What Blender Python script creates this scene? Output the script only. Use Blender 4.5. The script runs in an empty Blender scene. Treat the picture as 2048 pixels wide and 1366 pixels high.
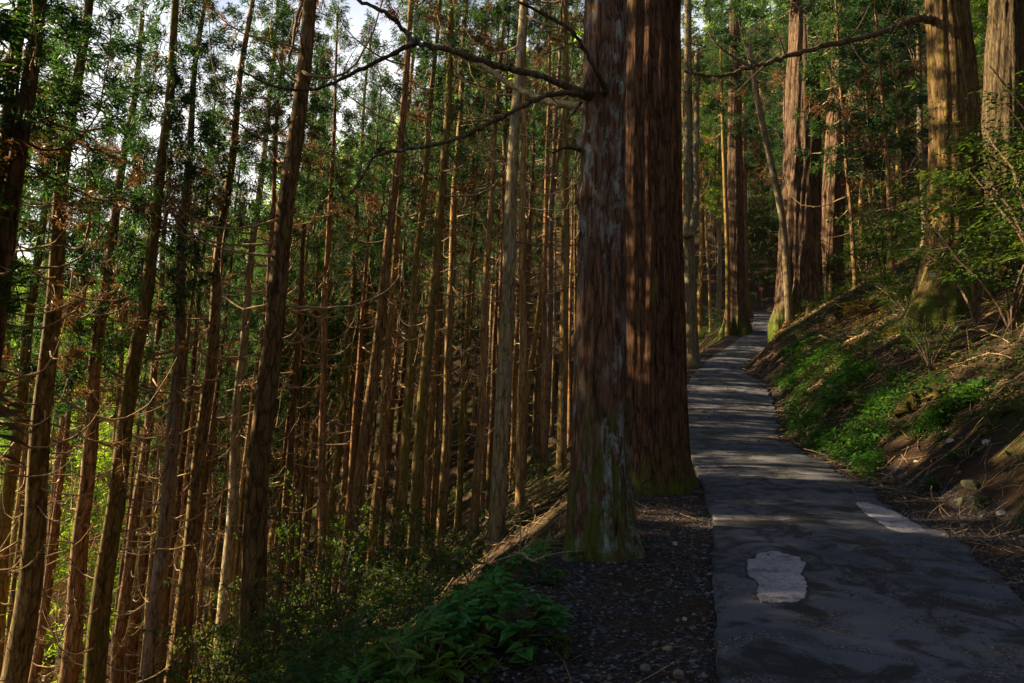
import bpy, math, random
import numpy as np
from mathutils import Vector
random.seed(7); rng = np.random.default_rng(7)
S = bpy.context.scene
COL = S.collection
R = math.radians
F = 1365.3; PITCH = R(6.5); CAMZ = 1.65
CP, SP = math.cos(PITCH), math.sin(PITCH)

# ------------------------------------------------------------------ camera, light, world
cam = bpy.data.cameras.new('camera'); co = bpy.data.objects.new('camera', cam); COL.objects.link(co)
co.location = (0, 0, CAMZ); co.rotation_euler = (R(90) + PITCH, 0, 0)
cam.lens = 24; cam.sensor_width = 36; cam.clip_end = 2000; cam.clip_start = 0.05
S.camera = co
SUN_EL, SUN_AZ = R(27), R(-78)          # azimuth clockwise from +Y: the low sun stands to the west of the slope
sd = Vector((math.sin(SUN_AZ) * math.cos(SUN_EL), math.cos(SUN_AZ) * math.cos(SUN_EL), math.sin(SUN_EL)))
sl = bpy.data.lights.new('sun', 'SUN'); sl.energy = 5.0; sl.angle = R(0.55); sl.color = (1, .78, .46)
so = bpy.data.objects.new('sun', sl); COL.objects.link(so)
so.rotation_euler = sd.to_track_quat('Z', 'Y').to_euler()
w = bpy.data.worlds.new('World'); S.world = w; w.use_nodes = True
nt = w.node_tree; bg = nt.nodes['Background']
sky = nt.nodes.new('ShaderNodeTexSky'); sky.sky_type = 'NISHITA'; sky.sun_disc = False
sky.sun_elevation = SUN_EL; sky.sun_rotation = SUN_AZ
wn = lambda t, **k: nt.nodes.new('ShaderNode' + t)
wtc = wn('TexCoord'); wno = wn('TexNoise'); wno.inputs['Scale'].default_value = 3.0; wno.inputs['Detail'].default_value = 6; nt.links.new(wtc.outputs['Generated'], wno.inputs['Vector'])
wr = wn('ValToRGB'); wr.color_ramp.elements[0].position = .30; wr.color_ramp.elements[1].position = .46; nt.links.new(wno.outputs[0], wr.inputs[0])
wz = wn('SeparateXYZ'); nt.links.new(wtc.outputs['Generated'], wz.inputs[0])
wl = wn('MapRange'); wl.inputs[1].default_value = .62; wl.inputs[2].default_value = .42; nt.links.new(wz.outputs[2], wl.inputs[0])   # bright cloud bank low over the valley
wm = wn('Math'); wm.operation = 'MULTIPLY'; nt.links.new(wr.outputs[0], wm.inputs[0]); nt.links.new(wl.outputs[0], wm.inputs[1])
wx = wn('Mix'); wx.data_type = 'RGBA'; nt.links.new(wm.outputs[0], wx.inputs[0]); nt.links.new(sky.outputs[0], wx.inputs[6]); wx.inputs[7].default_value = (8, 7.8, 7.8, 1)
nt.links.new(wx.outputs[2], bg.inputs[0]); bg.inputs[1].default_value = 0.05
S.view_settings.view_transform = 'Standard'; S.view_settings.look = 'None'
S.view_settings.exposure = 1.95; S.view_settings.gamma = 1
S.cycles.max_bounces = 5; S.cycles.diffuse_bounces = 1; S.cycles.glossy_bounces = 2
S.cycles.transmission_bounces = 3; S.cycles.transparent_max_bounces = 4

# ------------------------------------------------------------------ pixel rays, noise, terrain
def ray(px, py):
    x, y = (px - 1024) / F, (683 - py) / F
    return np.array((x, CP - y * SP, SP + y * CP))
def W(px, py, Y):
    d = ray(px, py); t = Y / d[1]
    return np.array((d[0] * t, Y, CAMZ + d[2] * t))
def _h(i, j, s):
    n = (i * 374761393 + j * 668265263 + s * 974711) & 0xffffffff
    n = ((n ^ (n >> 13)) * 1274126177) & 0xffffffff
    return ((n ^ (n >> 16)) & 0xffff) / 65535.0
def vn(x, y, s=0):
    x = np.asarray(x, float); y = np.asarray(y, float)
    i = np.floor(x).astype(np.int64); j = np.floor(y).astype(np.int64); fx = x - i; fy = y - j
    fx = fx * fx * (3 - 2 * fx); fy = fy * fy * (3 - 2 * fy)
    a = _h(i, j, s) * (1 - fx) + _h(i + 1, j, s) * fx
    b = _h(i, j + 1, s) * (1 - fx) + _h(i + 1, j + 1, s) * fx
    return (a * (1 - fy) + b * fy) * 2 - 1
def fbm(x, y, s=0, o=4):
    r = 0; a = 1.0
    for k in range(o):
        r = r + a * vn(x * 2 ** k, y * 2 ** k, s + k); a *= .5
    return r / 1.9
RT = [(4.4, 1366, 1430, 2282), (6.07, 1190, 1430, 2048), (7.5, 1100, 1432, 1930), (9, 1050, 1432, 1850), (12, 970, 1408, 1722),
      (14.4, 930, 1390, 1652), (17, 898, 1377, 1588), (19.5, 870, 1362, 1553), (22.5, 835, 1355, 1550), (25.5, 800, 1360, 1550),
      (28.5, 768, 1375, 1534), (31.5, 740, 1395, 1478), (35, 714, 1424, 1508), (40, 680, 1478, 1572), (46, 650, 1506, 1586), (52, 624, 1510, 1572)]
_y = [-40, 0]; _l = [0.2, 1.25]; _r = [2.9, 4.0]; _z = [-2.0, -.12]
for d, row, a, b in RT:
    pa, pb = W(a, row, d), W(b, row, d)
    _y.append(d); _l.append(pa[0]); _r.append(pb[0]); _z.append(pa[2])
zl, ll, rl = _z[-1], _l[-1], _r[-1]
for Y, dx, dz in ((57, -2.5, .8), (63, -12, 1.6), (72, -30, 3), (90, -55, 5), (130, -95, 8), (260, -180, 14)):
    _y.append(Y); _l.append(ll + dx); _r.append(rl + dx); _z.append(zl + dz)
def smooth_interp(Y, tab):
    Y = np.asarray(Y, float); acc = 0
    for o in (-.8, -.4, 0, .4, .8):
        acc = acc + np.interp(Y + o, _y, tab)
    return acc / 5
Lx = lambda Y: smooth_interp(Y, _l)
Rx = lambda Y: smooth_interp(Y, _r)
Zr = lambda Y: smooth_interp(Y, _z)
def shoulder(Y): return np.interp(Y, [0, 4, 7.5, 12, 20, 30], [2.3, 2.1, 1.75, 1.4, .9, .8])
def vergew(Y): return np.interp(Y, [4, 10, 15, 25, 40], [1.1, .8, .35, .3, .2])
def ground(X, Y):
    X = np.asarray(X, float); Y = np.asarray(Y, float)
    l, r, z = Lx(Y), Rx(Y), Zr(Y)
    s = np.maximum(l - X - shoulder(Y), 0)
    drop = .74 * (np.sqrt(s * s + .16) - .4)
    drop = np.where(drop > 27, 27 + (drop - 27) * .25, drop)
    zl_ = z - .045 - drop
    opp = -52 + .475 * (-X) + .09 * Y + 5 * fbm(X / 30, Y / 30, 9, 2)
    zl_ = np.maximum(zl_, opp)
    b = np.maximum(X - r - vergew(Y), 0)
    k = np.interp(Y, [0, 10, 20, 28, 32, 40], [.75, .8, .9, .8, 1.0, .8])
    up = k * np.minimum(b, 1.5) + .60 * np.maximum(b - 1.5, 0)
    up = np.where(up > 42, 42 + (up - 42) * .3, up)
    zr_ = z - .02 + up + .03 * np.clip((X - r) / .4, 0, 1)
    mid = z - .06
    zz = np.where(X < l, zl_, np.where(X > r, zr_, mid))
    off = np.where(X < l, l - X, np.where(X > r, X - r, 0))
    a1 = np.clip((off - .5) / 2.0, 0, 1)
    steep = np.clip(np.maximum(s, b) / 1.0, 0, 1)
    zz = zz + np.clip(off / .4, 0, 1) * .02 * fbm(X * 2.3, Y * 2.3, 3, 3) + a1 * steep * (.18 * fbm(X * .9, Y * .9, 5, 3) + .09 * fbm(X * 2.2, Y * 2.2, 6, 3))
    far = np.clip((off - 8) / 20, 0, 1)
    return zz + far * 1.1 * fbm(X / 9, Y / 9, 8, 3)
def g1(x, y): return float(ground(x, y))
def hit(px, py, far=160):
    d = ray(px, py); t = 1.0
    prev = t
    while t < far:
        p = d * t
        if CAMZ + p[2] < g1(p[0], p[1]):
            lo, hi = prev, t
            for _ in range(12):
                m = (lo + hi) / 2; q = d * m
                if CAMZ + q[2] < g1(q[0], q[1]): hi = m
                else: lo = m
            q = d * hi
            return np.array((q[0], q[1], g1(q[0], q[1])))
        prev = t; t *= 1.02
    return None

# ------------------------------------------------------------------ mesh helpers
def mk_mesh(name, V, F3=None, F4=None, mats=(), m3=None, m4=None, smooth=True):
    me = bpy.data.meshes.new(name)
    V = np.asarray(V, np.float32).reshape(-1, 3)
    F3 = np.zeros((0, 3), np.int32) if F3 is None else np.asarray(F3, np.int32).reshape(-1, 3)
    F4 = np.zeros((0, 4), np.int32) if F4 is None else np.asarray(F4, np.int32).reshape(-1, 4)
    n3, n4 = len(F3), len(F4)
    me.vertices.add(len(V)); me.vertices.foreach_set('co', V.ravel())
    me.loops.add(n3 * 3 + n4 * 4); me.loops.foreach_set('vertex_index', np.concatenate([F3.ravel(), F4.ravel()]))
    me.polygons.add(n3 + n4)
    st = np.concatenate([np.arange(n3) * 3, n3 * 3 + np.arange(n4) * 4]).astype(np.int32)
    me.polygons.foreach_set('loop_start', st)
    mi = np.concatenate([np.zeros(n3, np.int32) if m3 is None else np.asarray(m3, np.int32), np.zeros(n4, np.int32) if m4 is None else np.asarray(m4, np.int32)])
    me.polygons.foreach_set('material_index', mi)
    me.polygons.foreach_set('use_smooth', np.full(n3 + n4, bool(smooth)))
    for m in mats: me.materials.append(m)
    me.update(calc_edges=True); me.validate()
    return me
class MB:
    def __init__(s): s.v = []; s.n = 0; s.f3 = []; s.f4 = []; s.m3 = []; s.m4 = []
    def add(s, V, F3=None, F4=None, m=0):
        V = np.asarray(V, float).reshape(-1, 3)
        if F3 is not None and len(F3):
            s.f3.append(np.asarray(F3).reshape(-1, 3) + s.n); s.m3.append(np.full(len(s.f3[-1]), m))
        if F4 is not None and len(F4):
            s.f4.append(np.asarray(F4).reshape(-1, 4) + s.n); s.m4.append(np.full(len(s.f4[-1]), m))
        s.v.append(V); s.n += len(V)
    def tube(s, P, r, sides=5, m=0, cap=True):
        P = np.asarray(P, float); n = len(P); r = np.broadcast_to(np.asarray(r, float), (n,))
        T = np.gradient(P, axis=0); T /= np.linalg.norm(T, axis=1)[:, None] + 1e-9
        up = np.array((0, 0, 1.)) if abs(T[:, 2]).mean() < .8 else np.array((1., 0, 0))
        A = np.cross(T, up); A /= np.linalg.norm(A, axis=1)[:, None] + 1e-9; B = np.cross(T, A)
        th = np.arange(sides) * 2 * math.pi / sides
        V = P[:, None, :] + r[:, None, None] * (np.cos(th)[None, :, None] * A[:, None, :] + np.sin(th)[None, :, None] * B[:, None, :])
        i = np.arange(n - 1)[:, None] * sides; j = np.arange(sides)[None, :]; j2 = (j + 1) % sides
        F4 = np.stack([i + j, i + j2, i + sides + j2, i + sides + j], -1).reshape(-1, 4)
        V = V.reshape(-1, 3); F3 = []
        if cap:
            V = np.concatenate([V, P[:1], P[-1:]]); a = n * sides
            F3 = [(a, (k + 1) % sides, k) for k in range(sides)] + [(a + 1, (n - 1) * sides + k, (n - 1) * sides + (k + 1) % sides) for k in range(sides)]
        s.add(V, F3, F4, m)
    def mesh(s, name, mats, smooth=True):
        c = lambda a, k: np.concatenate(a) if a else np.zeros((0, k), int)
        return mk_mesh(name, np.concatenate(s.v), c(s.f3, 3), c(s.f4, 4), mats, np.concatenate(s.m3) if s.m3 else None, np.concatenate(s.m4) if s.m4 else None, smooth)
def link(name, me, parent=None, loc=(0, 0, 0), rot=(0, 0, 0), sc=(1, 1, 1)):
    o = bpy.data.objects.new(name, me); COL.objects.link(o)
    o.location = loc; o.rotation_euler = rot; o.scale = sc if hasattr(sc, '__len__') else (sc, sc, sc)
    if parent is not None: o.parent = parent
    return o
def tag(o, label, cat, group=None):
    o['label'] = label; o['category'] = cat
    if group: o['group'] = group
    return o
def root(name, label, cat, loc, rot=(0, 0, 0), group=None):
    return tag(link(name, None, None, loc, rot), label, cat, group)
def catmull(P, n=8):
    P = np.asarray(P, float); Q = np.vstack([2 * P[0] - P[1], P, 2 * P[-1] - P[-2]]); out = []
    for i in range(1, len(Q) - 2):
        t = np.linspace(0, 1, n, endpoint=False)[:, None]; a, b, c, d = Q[i - 1], Q[i], Q[i + 1], Q[i + 2]
        out.append(.5 * (2 * b + (c - a) * t + (2 * a - 5 * b + 4 * c - d) * t ** 2 + (3 * b - a - 3 * c + d) * t ** 3))
    return np.vstack(out + [P[-1:]])

# ------------------------------------------------------------------ materials
class NT:
    def __init__(s, name):
        s.m = bpy.data.materials.new(name); s.m.use_nodes = True; s.t = s.m.node_tree
        s.t.nodes.clear(); s.out = s.n('OutputMaterial')
    def n(s, typ, **kw):
        nd = s.t.nodes.new('ShaderNode' + typ)
        for k, v in kw.items():
            if k.startswith('_'): setattr(nd, k[1:], v)
        for k, v in kw.items():
            if k.startswith('_'): continue
            key = int(k[1:]) if k[0] == 'i' and k[1:].isdigit() else k.replace('__', ' ')
            inp = nd.inputs[key]
            if hasattr(v, 'is_output'): s.t.links.new(v, inp)
            else: inp.default_value = v
        return nd
    def noise(s, vec, scale=1., detail=5., rough=.6, dist=0.):
        return s.n('TexNoise', Vector=vec, Scale=scale, Detail=detail, Roughness=rough, Distortion=dist).outputs[0]
    def ramp(s, fac, stops):
        nd = s.n('ValToRGB', Fac=fac); e = nd.color_ramp.elements
        while len(e) < len(stops): e.new(.5)
        for i, (p, c) in enumerate(stops):
            e[i].position = p; e[i].color = (*c, 1) if hasattr(c, '__len__') else (c, c, c, 1)
        return nd.outputs[0]
    def mix(s, f, a, b, blend='MIX'):
        nd = s.n('Mix', _data_type='RGBA', _blend_type=blend)
        for i, v in ((0, f), (6, a), (7, b)):
            if hasattr(v, 'is_output'): s.t.links.new(v, nd.inputs[i])
            else: nd.inputs[i].default_value = v if i == 0 else (*v, 1)
        return nd.outputs[2]
    def math(s, op, a, b=0., clamp=False):
        nd = s.n('Math', _operation=op, _use_clamp=clamp)
        for i, v in ((0, a), (1, b)):
            if hasattr(v, 'is_output'): s.t.links.new(v, nd.inputs[i])
            else: nd.inputs[i].default_value = v
        return nd.outputs[0]
    def mapping(s, vec, sc):
        return s.n('Mapping', Vector=vec, Scale=sc).outputs[0]
    def bsdf(s, col, rough=.9, bump=None, strength=.6, dist=.02, spec=.25):
        kw = {}
        if bump is not None: kw['Normal'] = s.n('Bump', Strength=strength, Distance=dist, Height=bump).outputs[0]
        p = s.n('BsdfPrincipled', Roughness=rough, **kw); p.inputs['Specular IOR Level'].default_value = spec
        if hasattr(col, 'is_output'): s.t.links.new(col, p.inputs['Base Color'])
        else: p.inputs['Base Color'].default_value = (*col, 1)
        s.t.links.new(p.outputs[0], s.out.inputs[0]); return p
    def leaf(s, col, tcol, tw=.5, rough=.55):
        d = s.n('BsdfPrincipled', Roughness=rough); d.inputs['Specular IOR Level'].default_value = .3
        t = s.n('BsdfTranslucent')
        for nd, k, c in ((d, 'Base Color', col), (t, 'Color', tcol)):
            if hasattr(c, 'is_output'): s.t.links.new(c, nd.inputs[k])
            else: nd.inputs[k].default_value = (*c, 1)
        mx = s.n('MixShader', i0=tw, i1=d.outputs[0], i2=t.outputs[0]); s.t.links.new(mx.outputs[0], s.out.inputs[0])
def obj_coord(t): return t.n('TexCoord').outputs['Object']

def bark(name, dark, mid, light, lichen=0., moss=0., mossz=0., vs=1., deep=.6):
    t = NT(name); v = obj_coord(t)
    a = t.noise(t.mapping(v, (16 * vs, 16 * vs, 1.1 * vs)), 1, 7, .62, .7)
    b = t.noise(t.mapping(v, (55 * vs, 55 * vs, 7. * vs)), 1, 4, .6, .3)
    c = t.noise(v, .9, 3, .5)
    wv = t.n('VectorMath', _operation='ADD', i0=t.mapping(v, (13 * vs, 13 * vs, 1.7 * vs)), i1=t.n('VectorMath', _operation='SCALE', i0=t.n('TexNoise', Vector=t.mapping(v, (8, 8, 2.5)), Scale=1., Detail=4.).outputs[1], Scale=1.1).outputs[0]).outputs[0]
    fis = t.ramp(t.n('TexVoronoi', _feature='DISTANCE_TO_EDGE', Vector=wv, Scale=1.).outputs['Distance'], [(0., 0.), (.16, 1.)])
    h = t.math('ADD', t.math('MULTIPLY', a, .65), t.math('MULTIPLY', b, .35))
    h = t.math('MULTIPLY', h, t.math('ADD', .72, t.math('MULTIPLY', fis, .28)))
    col = t.ramp(h, [(.30, dark), (.46, mid), (.63, light)])
    col = t.mix(t.math('MULTIPLY', c, .5), col, t.mix(1., col, (.94, .76, .55), 'MULTIPLY'))
    if lichen > 0:
        lm = t.noise(t.mapping(v, (9, 9, 3.2)), 1, 6, .75, .4); big = t.noise(t.mapping(v, (2.2, 2.2, .5)), 1, 2, .5)
        m = t.math('MULTIPLY', t.ramp(lm, [(.5, 0.), (.6, 1.)]), t.ramp(big, [(.62 - .25 * lichen, 0.), (.75 - .2 * lichen, 1.)]))
        col = t.mix(m, col, (.25, .30, .31))
    if moss > 0:
        mm = t.noise(t.mapping(v, (5, 5, 1.2)), 1, 5, .65, .3)
        col = t.mix(t.ramp(mm, [(.62 - .28 * moss, 0.), (.74 - .24 * moss, .85)]), col, (.12, .105, .016))
    if mossz > 0:
        z = t.n('SeparateXYZ', Vector=v).outputs[2]
        zz = t.math('ADD', t.math('DIVIDE', z, mossz), t.math('MULTIPLY', t.math('SUBTRACT', t.noise(t.mapping(v, (6, 6, 2.5)), 1, 6, .75), .45), 5.))
        col = t.mix(t.ramp(zz, [(.1, .85), (.95, 0.)]), col, t.mix(t.noise(v, 30, 3), (.02, .034, .004), (.10, .15, .015)))
    rnd = t.n('ObjectInfo').outputs['Random']
    col = t.n('HueSaturation', Hue=t.math('ADD', .488, t.math('MULTIPLY', t.math('FRACT', t.math('MULTIPLY', rnd, 7.3)), .035)), Saturation=1.0, Value=t.math('ADD', .6, t.math('MULTIPLY', rnd, .75)), Color=col).outputs[0]
    t.bsdf(col, .92, h, deep, .03, .15)
    return t.m
M = {}
M['red'] = bark('bark_red', (.03, .017, .009), (.20, .115, .058), (.40, .255, .135))
M['tan'] = bark('bark_tan', (.045, .025, .012), (.25, .15, .068), (.46, .305, .16), moss=.12)
M['grey'] = bark('bark_grey', (.05, .036, .024), (.21, .155, .10), (.34, .26, .18), lichen=.45)
M['mossy'] = bark('bark_mossy', (.04, .024, .010), (.20, .13, .046), (.36, .25, .11), moss=.5)
M['dark'] = bark('bark_dark', (.025, .015, .008), (.13, .078, .038), (.27, .175, .088), moss=.2)
M['big1'] = bark('bark_old_lichen', (.016, .010, .006), (.11, .062, .038), (.23, .145, .09), lichen=.9, mossz=2.0, vs=1.3, deep=1.)
M['big2'] = bark('bark_old_red', (.010, .006, .003), (.08, .043, .024), (.17, .10, .056), moss=.12, mossz=.7, vs=1., deep=1.)
M['bigA'] = bark('bark_giant', (.014, .009, .006), (.085, .056, .036), (.19, .13, .083), mossz=1.5, vs=.6, deep=1.)
M['bigC'] = bark('bark_giant_mossy', (.02, .012, .006), (.11, .07, .032), (.22, .15, .075), moss=.35, mossz=1.7, vs=.8, deep=1.)
M['twig'] = bark('dead_wood', (.12, .08, .05), (.34, .24, .15), (.52, .40, .27), vs=2, deep=.3)
M['limb'] = bark('limb_bark', (.03, .02, .014), (.10, .07, .05), (.20, .145, .105), lichen=.3, vs=2, deep=.6)
M['root'] = bark('root_bark', (.06, .025, .012), (.24, .11, .05), (.36, .2, .10), vs=1.5, moss=.15, deep=.5)
M['log'] = bark('rotten_log', (.025, .014, .008), (.12, .07, .035), (.24, .15, .08), vs=1.2, moss=.7, deep=.9)

def leafmat(name, cols, tmul, tw=.5, hv=.06, rough=.55):
    t = NT(name)
    r1 = t.n('NewGeometry').outputs['Random Per Island']; r2 = t.n('ObjectInfo').outputs['Random']
    k = t.math('ADD', t.math('MULTIPLY', r1, .75), t.math('MULTIPLY', r2, .25))
    col = t.ramp(k, [(i / (len(cols) - 1), c) for i, c in enumerate(cols)])
    t.leaf(col, t.mix(1., col, tmul, 'MULTIPLY'), tw, rough); return t.m
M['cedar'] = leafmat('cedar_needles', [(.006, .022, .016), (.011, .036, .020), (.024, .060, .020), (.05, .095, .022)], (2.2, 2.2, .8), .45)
M['brown'] = leafmat('dead_needles', [(.06, .032, .014), (.13, .07, .03), (.2, .12, .05)], (1.4, 1.2, .9), .35)
M['broad'] = leafmat('broad_leaves', [(.016, .044, .014), (.032, .074, .015), (.058, .10, .017), (.10, .125, .02)], (1.7, 1.7, .7), .45)
M['nettle'] = leafmat('nettle_leaves', [(.05, .19, .055), (.08, .26, .065), (.13, .30, .065)], (1.6, 1.9, .7), .4, rough=.45)
M['lime'] = leafmat('lime_leaves', [(.05, .13, .02), (.09, .18, .025), (.16, .24, .035)], (1.7, 1.7, .7), .4)
M['herb'] = leafmat('herb_leaves', [(.02, .075, .015), (.035, .11, .02), (.07, .15, .025)], (1.8, 2.0, .7), .45)
M['yellow'] = leafmat('yellow_leaves', [(.16, .11, .012), (.26, .18, .02), (.36, .24, .03)], (1.7, 1.5, .7), .5)
M['litter'] = leafmat('leaf_litter', [(.025, .014, .008), (.06, .033, .016), (.12, .066, .03), (.22, .14, .075)], (1, 1, 1), .1, rough=.85)
M['farleaf'] = leafmat('far_leaves', [(.03, .075, .018), (.09, .17, .03), (.19, .27, .045), (.28, .28, .06)], (2.2, 2.2, .9), .6)
M['cedarlit'] = leafmat('sunlit_tint_needles', [(.02, .055, .016), (.06, .125, .022), (.14, .22, .034), (.24, .27, .05)], (2.3, 2.3, .9), .6)  # lighter copy of the cedar needles, backlit sun glow put into the colour

def ground_mat():
    t = NT('forest_floor'); v = obj_coord(t)
    a = t.noise(v, 2.2, 8, .7); b = t.noise(v, 38, 5, .7); c = t.noise(v, .35, 4, .55, .4)
    soil = t.ramp(a, [(.3, (.010, .006, .004)), (.5, (.028, .016, .010)), (.7, (.062, .038, .022))])
    soil = t.mix(t.ramp(b, [(.45, 0.), (.7, .7)]), soil, (.085, .055, .033))
    moss = t.mix(b, (.02, .032, .006), (.075, .085, .014))
    soil = t.mix(t.ramp(c, [(.5, 0.), (.64, .75)]), soil, moss)
    vo = t.n('TexVoronoi', Vector=v, Scale=34., Randomness=1.); g = vo.outputs['Color']; dd = vo.outputs['Distance']
    gc = t.ramp(t.n('SeparateColor', Color=g).outputs[0], [(0, (.014, .013, .014)), (.6, (.04, .036, .038)), (.93, (.09, .082, .082)), (1, (.22, .2, .19))])
    gc = t.mix(t.ramp(a, [(.46, 0.), (.6, .9)]), gc, t.mix(b, (.025, .014, .009), (.075, .042, .025)))
    gm = t.n('Attribute', _attribute_name='verge').outputs['Fac']
    gm2 = t.ramp(t.math('ADD', gm, t.math('MULTIPLY', t.math('SUBTRACT', t.noise(v, 3, 5, .7), .5), .9)), [(.35, 0.), (.6, 1.)])
    col = t.mix(gm2, soil, gc)
    h = t.math('ADD', t.math('MULTIPLY', b, .6), t.math('MULTIPLY', t.math('MULTIPLY', dd, gm2), 1.2))
    t.bsdf(col, .95, t.math('ADD', h, a), .9, .03, .15); return t.m
M['ground'] = ground_mat()
def asphalt(name, lo, hi, patchy=True):
    t = NT(name); v = obj_coord(t)
    big = t.noise(v, .55, 5, .55, .6); md = t.noise(v, 2.6, 6, .65, .5); fine = t.noise(v, 55, 4, .75); 
    vo = t.n('TexVoronoi', Vector=v, Scale=85., Randomness=1.).outputs['Color']
    ag = t.n('SeparateColor', Color=vo).outputs[0]
    col = t.mix(t.ramp(md, [(.35, 0.), (.6, 1.)]), lo, hi)
    if patchy:
        col = t.mix(t.ramp(big, [(.46, 0.), (.5, .85)]), col, (.10, .10, .122))
        worn = t.ramp(t.noise(v, 1.1, 4, .6, 1.0), [(.52, 0.), (.6, 1.)])
        sp = t.ramp(ag, [(.0, (.02, .02, .022)), (.6, (.05, .048, .05)), (.9, (.12, .115, .115)), (1, (.30, .28, .27))])
        col = t.mix(t.math('MULTIPLY', worn, .85), col, sp)
        cr = t.n('TexVoronoi', _feature='DISTANCE_TO_EDGE', Vector=t.n('VectorMath', _operation='ADD', i0=v, i1=t.n('VectorMath', _operation='SCALE', i0=t.n('TexNoise', Vector=v, Scale=1.6, Detail=5.).outputs[1], Scale=.9).outputs[0]).outputs[0], Scale=.55).outputs['Distance']
        cm = t.math('MULTIPLY', t.ramp(cr, [(.0, 1.), (.035, 0.)]), t.ramp(t.noise(v, .8, 2), [(.42, 0.), (.5, 1.)]))
        col = t.mix(t.math('MULTIPLY', cm, .85), col, (.01, .01, .012))
        di = t.ramp(t.noise(v, 1.7, 5, .7, .8), [(.49, 0.), (.58, .95)])
        col = t.mix(di, col, (.022, .02, .02))
    else:
        st = t.ramp(t.noise(v, 4., 6, .7, .8), [(.5, 0.), (.66, .85)]); col = t.mix(st, col, (.06, .055, .058))
        col = t.mix(t.ramp(ag, [(.86, 0.), (.95, .8)]), col, (.04, .038, .04))
    col = t.mix(t.ramp(fine, [(.4, 0.), (.75, .45)]), col, t.mix(1., col, (1.7, 1.65, 1.65), 'MULTIPLY'))
    t.bsdf(col, .82, t.math('ADD', t.math('ADD', fine, t.math('MULTIPLY', md, 1.5)), t.math('MULTIPLY', ag, .4)), .75, .012, .35); return t.m
M['road'] = asphalt('asphalt', (.038, .044, .060), (.080, .090, .118))
M['patch'] = asphalt('mortar_patch', (.25, .235, .26), (.36, .335, .36), False)
M['tar'] = asphalt('old_tar', (.012, .012, .014), (.03, .03, .034), False)
def plain(name, c1, c2, sc=8, rough=.85):
    t = NT(name); v = obj_coord(t); n = t.noise(v, sc, 6, .65)
    t.bsdf(t.mix(t.ramp(n, [(.35, 0.), (.65, 1.)]), c1, c2), rough, n, .5, .02); return t.m
M['stone'] = plain('stone', (.09, .075, .062), (.26, .22, .18))
M['palestone'] = plain('pale_stone', (.28, .24, .20), (.48, .42, .36), 12)
M['mossstone'] = plain('mossy_stone', (.10, .085, .07), (.07, .085, .02), 5)
M['pebble'] = leafmat('pebbles', [(.03, .03, .034), (.07, .068, .076), (.13, .125, .135), (.34, .32, .32)], (1, 1, 1), 0.0, rough=.8)
M['white'] = plain('white_enamel', (.72, .72, .74), (.82, .82, .83), 20, .4)
M['black'] = plain('black_paint', (.05, .05, .06), (.09, .09, .1), 20, .5)
M['redp'] = plain('faded_red_paint', (.50, .09, .07), (.62, .14, .11), 15, .5)
M['metal'] = plain('grey_metal', (.16, .15, .14), (.24, .22, .2), 15, .5)

# ------------------------------------------------------------------ ground and road
def warp(a, b, n, c, k):
    f = lambda v: math.asinh((v - c) / k)
    return c + k * np.sinh(np.linspace(f(a), f(b), n))
gx = warp(-230, 150, 620, 4.5, 4.0); gy = warp(-40, 270, 900, 9.0, 12.0)
GX, GY = np.meshgrid(gx, gy); GZ = ground(GX, GY)
nx, ny = len(gx), len(gy)
ii = (np.arange(ny - 1)[:, None] * nx + np.arange(nx - 1)[None, :])
me = mk_mesh('ground', np.stack([GX, GY, GZ], -1), None, np.stack([ii, ii + 1, ii + nx + 1, ii + nx], -1).reshape(-1, 4), [M['ground']])
offl = Lx(GY) - GX; offr = GX - Rx(GY)
vg = np.where(GX < Lx(GY), 1 - np.clip((offl - shoulder(GY) * .85) / .5, 0, 1), 1 - np.clip((offr - vergew(GY) - .1) / .35, 0, 1))
at = me.attributes.new('verge', 'FLOAT', 'POINT'); at.data.foreach_set('value', vg.ravel().astype(np.float32))
go = link('ground', me); go['kind'] = 'structure'
ry = np.concatenate([np.linspace(-6, 14, 260), np.linspace(14.1, 60, 240)]); rt = np.linspace(0, 1, 45)
ll_, rr_, zz_ = Lx(ry), Rx(ry), Zr(ry)
ll_ = ll_ + .05 * fbm(ry * .9, ry * 0, 21) + .025 * fbm(ry * 5, ry * 0, 22); rr_ = rr_ + .22 * fbm(ry * .6, ry * 0 + 7, 23) + .13 * fbm(ry * 4, ry * 0, 24)
RX = ll_[:, None] * (1 - rt) + rr_[:, None] * rt; RY = np.repeat(ry[:, None], 45, 1)
RZ = zz_[:, None] + .03 * np.sin(rt * math.pi)[None, :] + .012 * fbm(RX * 1.3, RY * 1.3, 31, 4) + .006 * fbm(RX * 6, RY * 6, 35, 2)
def road_z(x, y):
    t_ = (x - float(Lx(y))) / (float(Rx(y)) - float(Lx(y)))
    return float(Zr(y) + .03 * math.sin(min(max(t_, 0), 1) * math.pi) + .012 * fbm(x * 1.3, y * 1.3, 31, 4) + .006 * fbm(x * 6, y * 6, 35, 2))
RX = np.concatenate([RX[:, :1] - .03, RX, RX[:, -1:] + .05], 1); RY = np.concatenate([RY[:, :1], RY, RY[:, -1:]], 1)
RZ = np.concatenate([RZ[:, :1] - .13, RZ, RZ[:, -1:] - .13], 1)
ii = (np.arange(len(ry) - 1)[:, None] * 47 + np.arange(46)[None, :])
me = mk_mesh('road', np.stack([RX, RY, RZ], -1), None, np.stack([ii, ii + 1, ii + 48, ii + 47], -1).reshape(-1, 4), [M['road']])
ro = link('road', me); ro['kind'] = 'structure'
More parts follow.
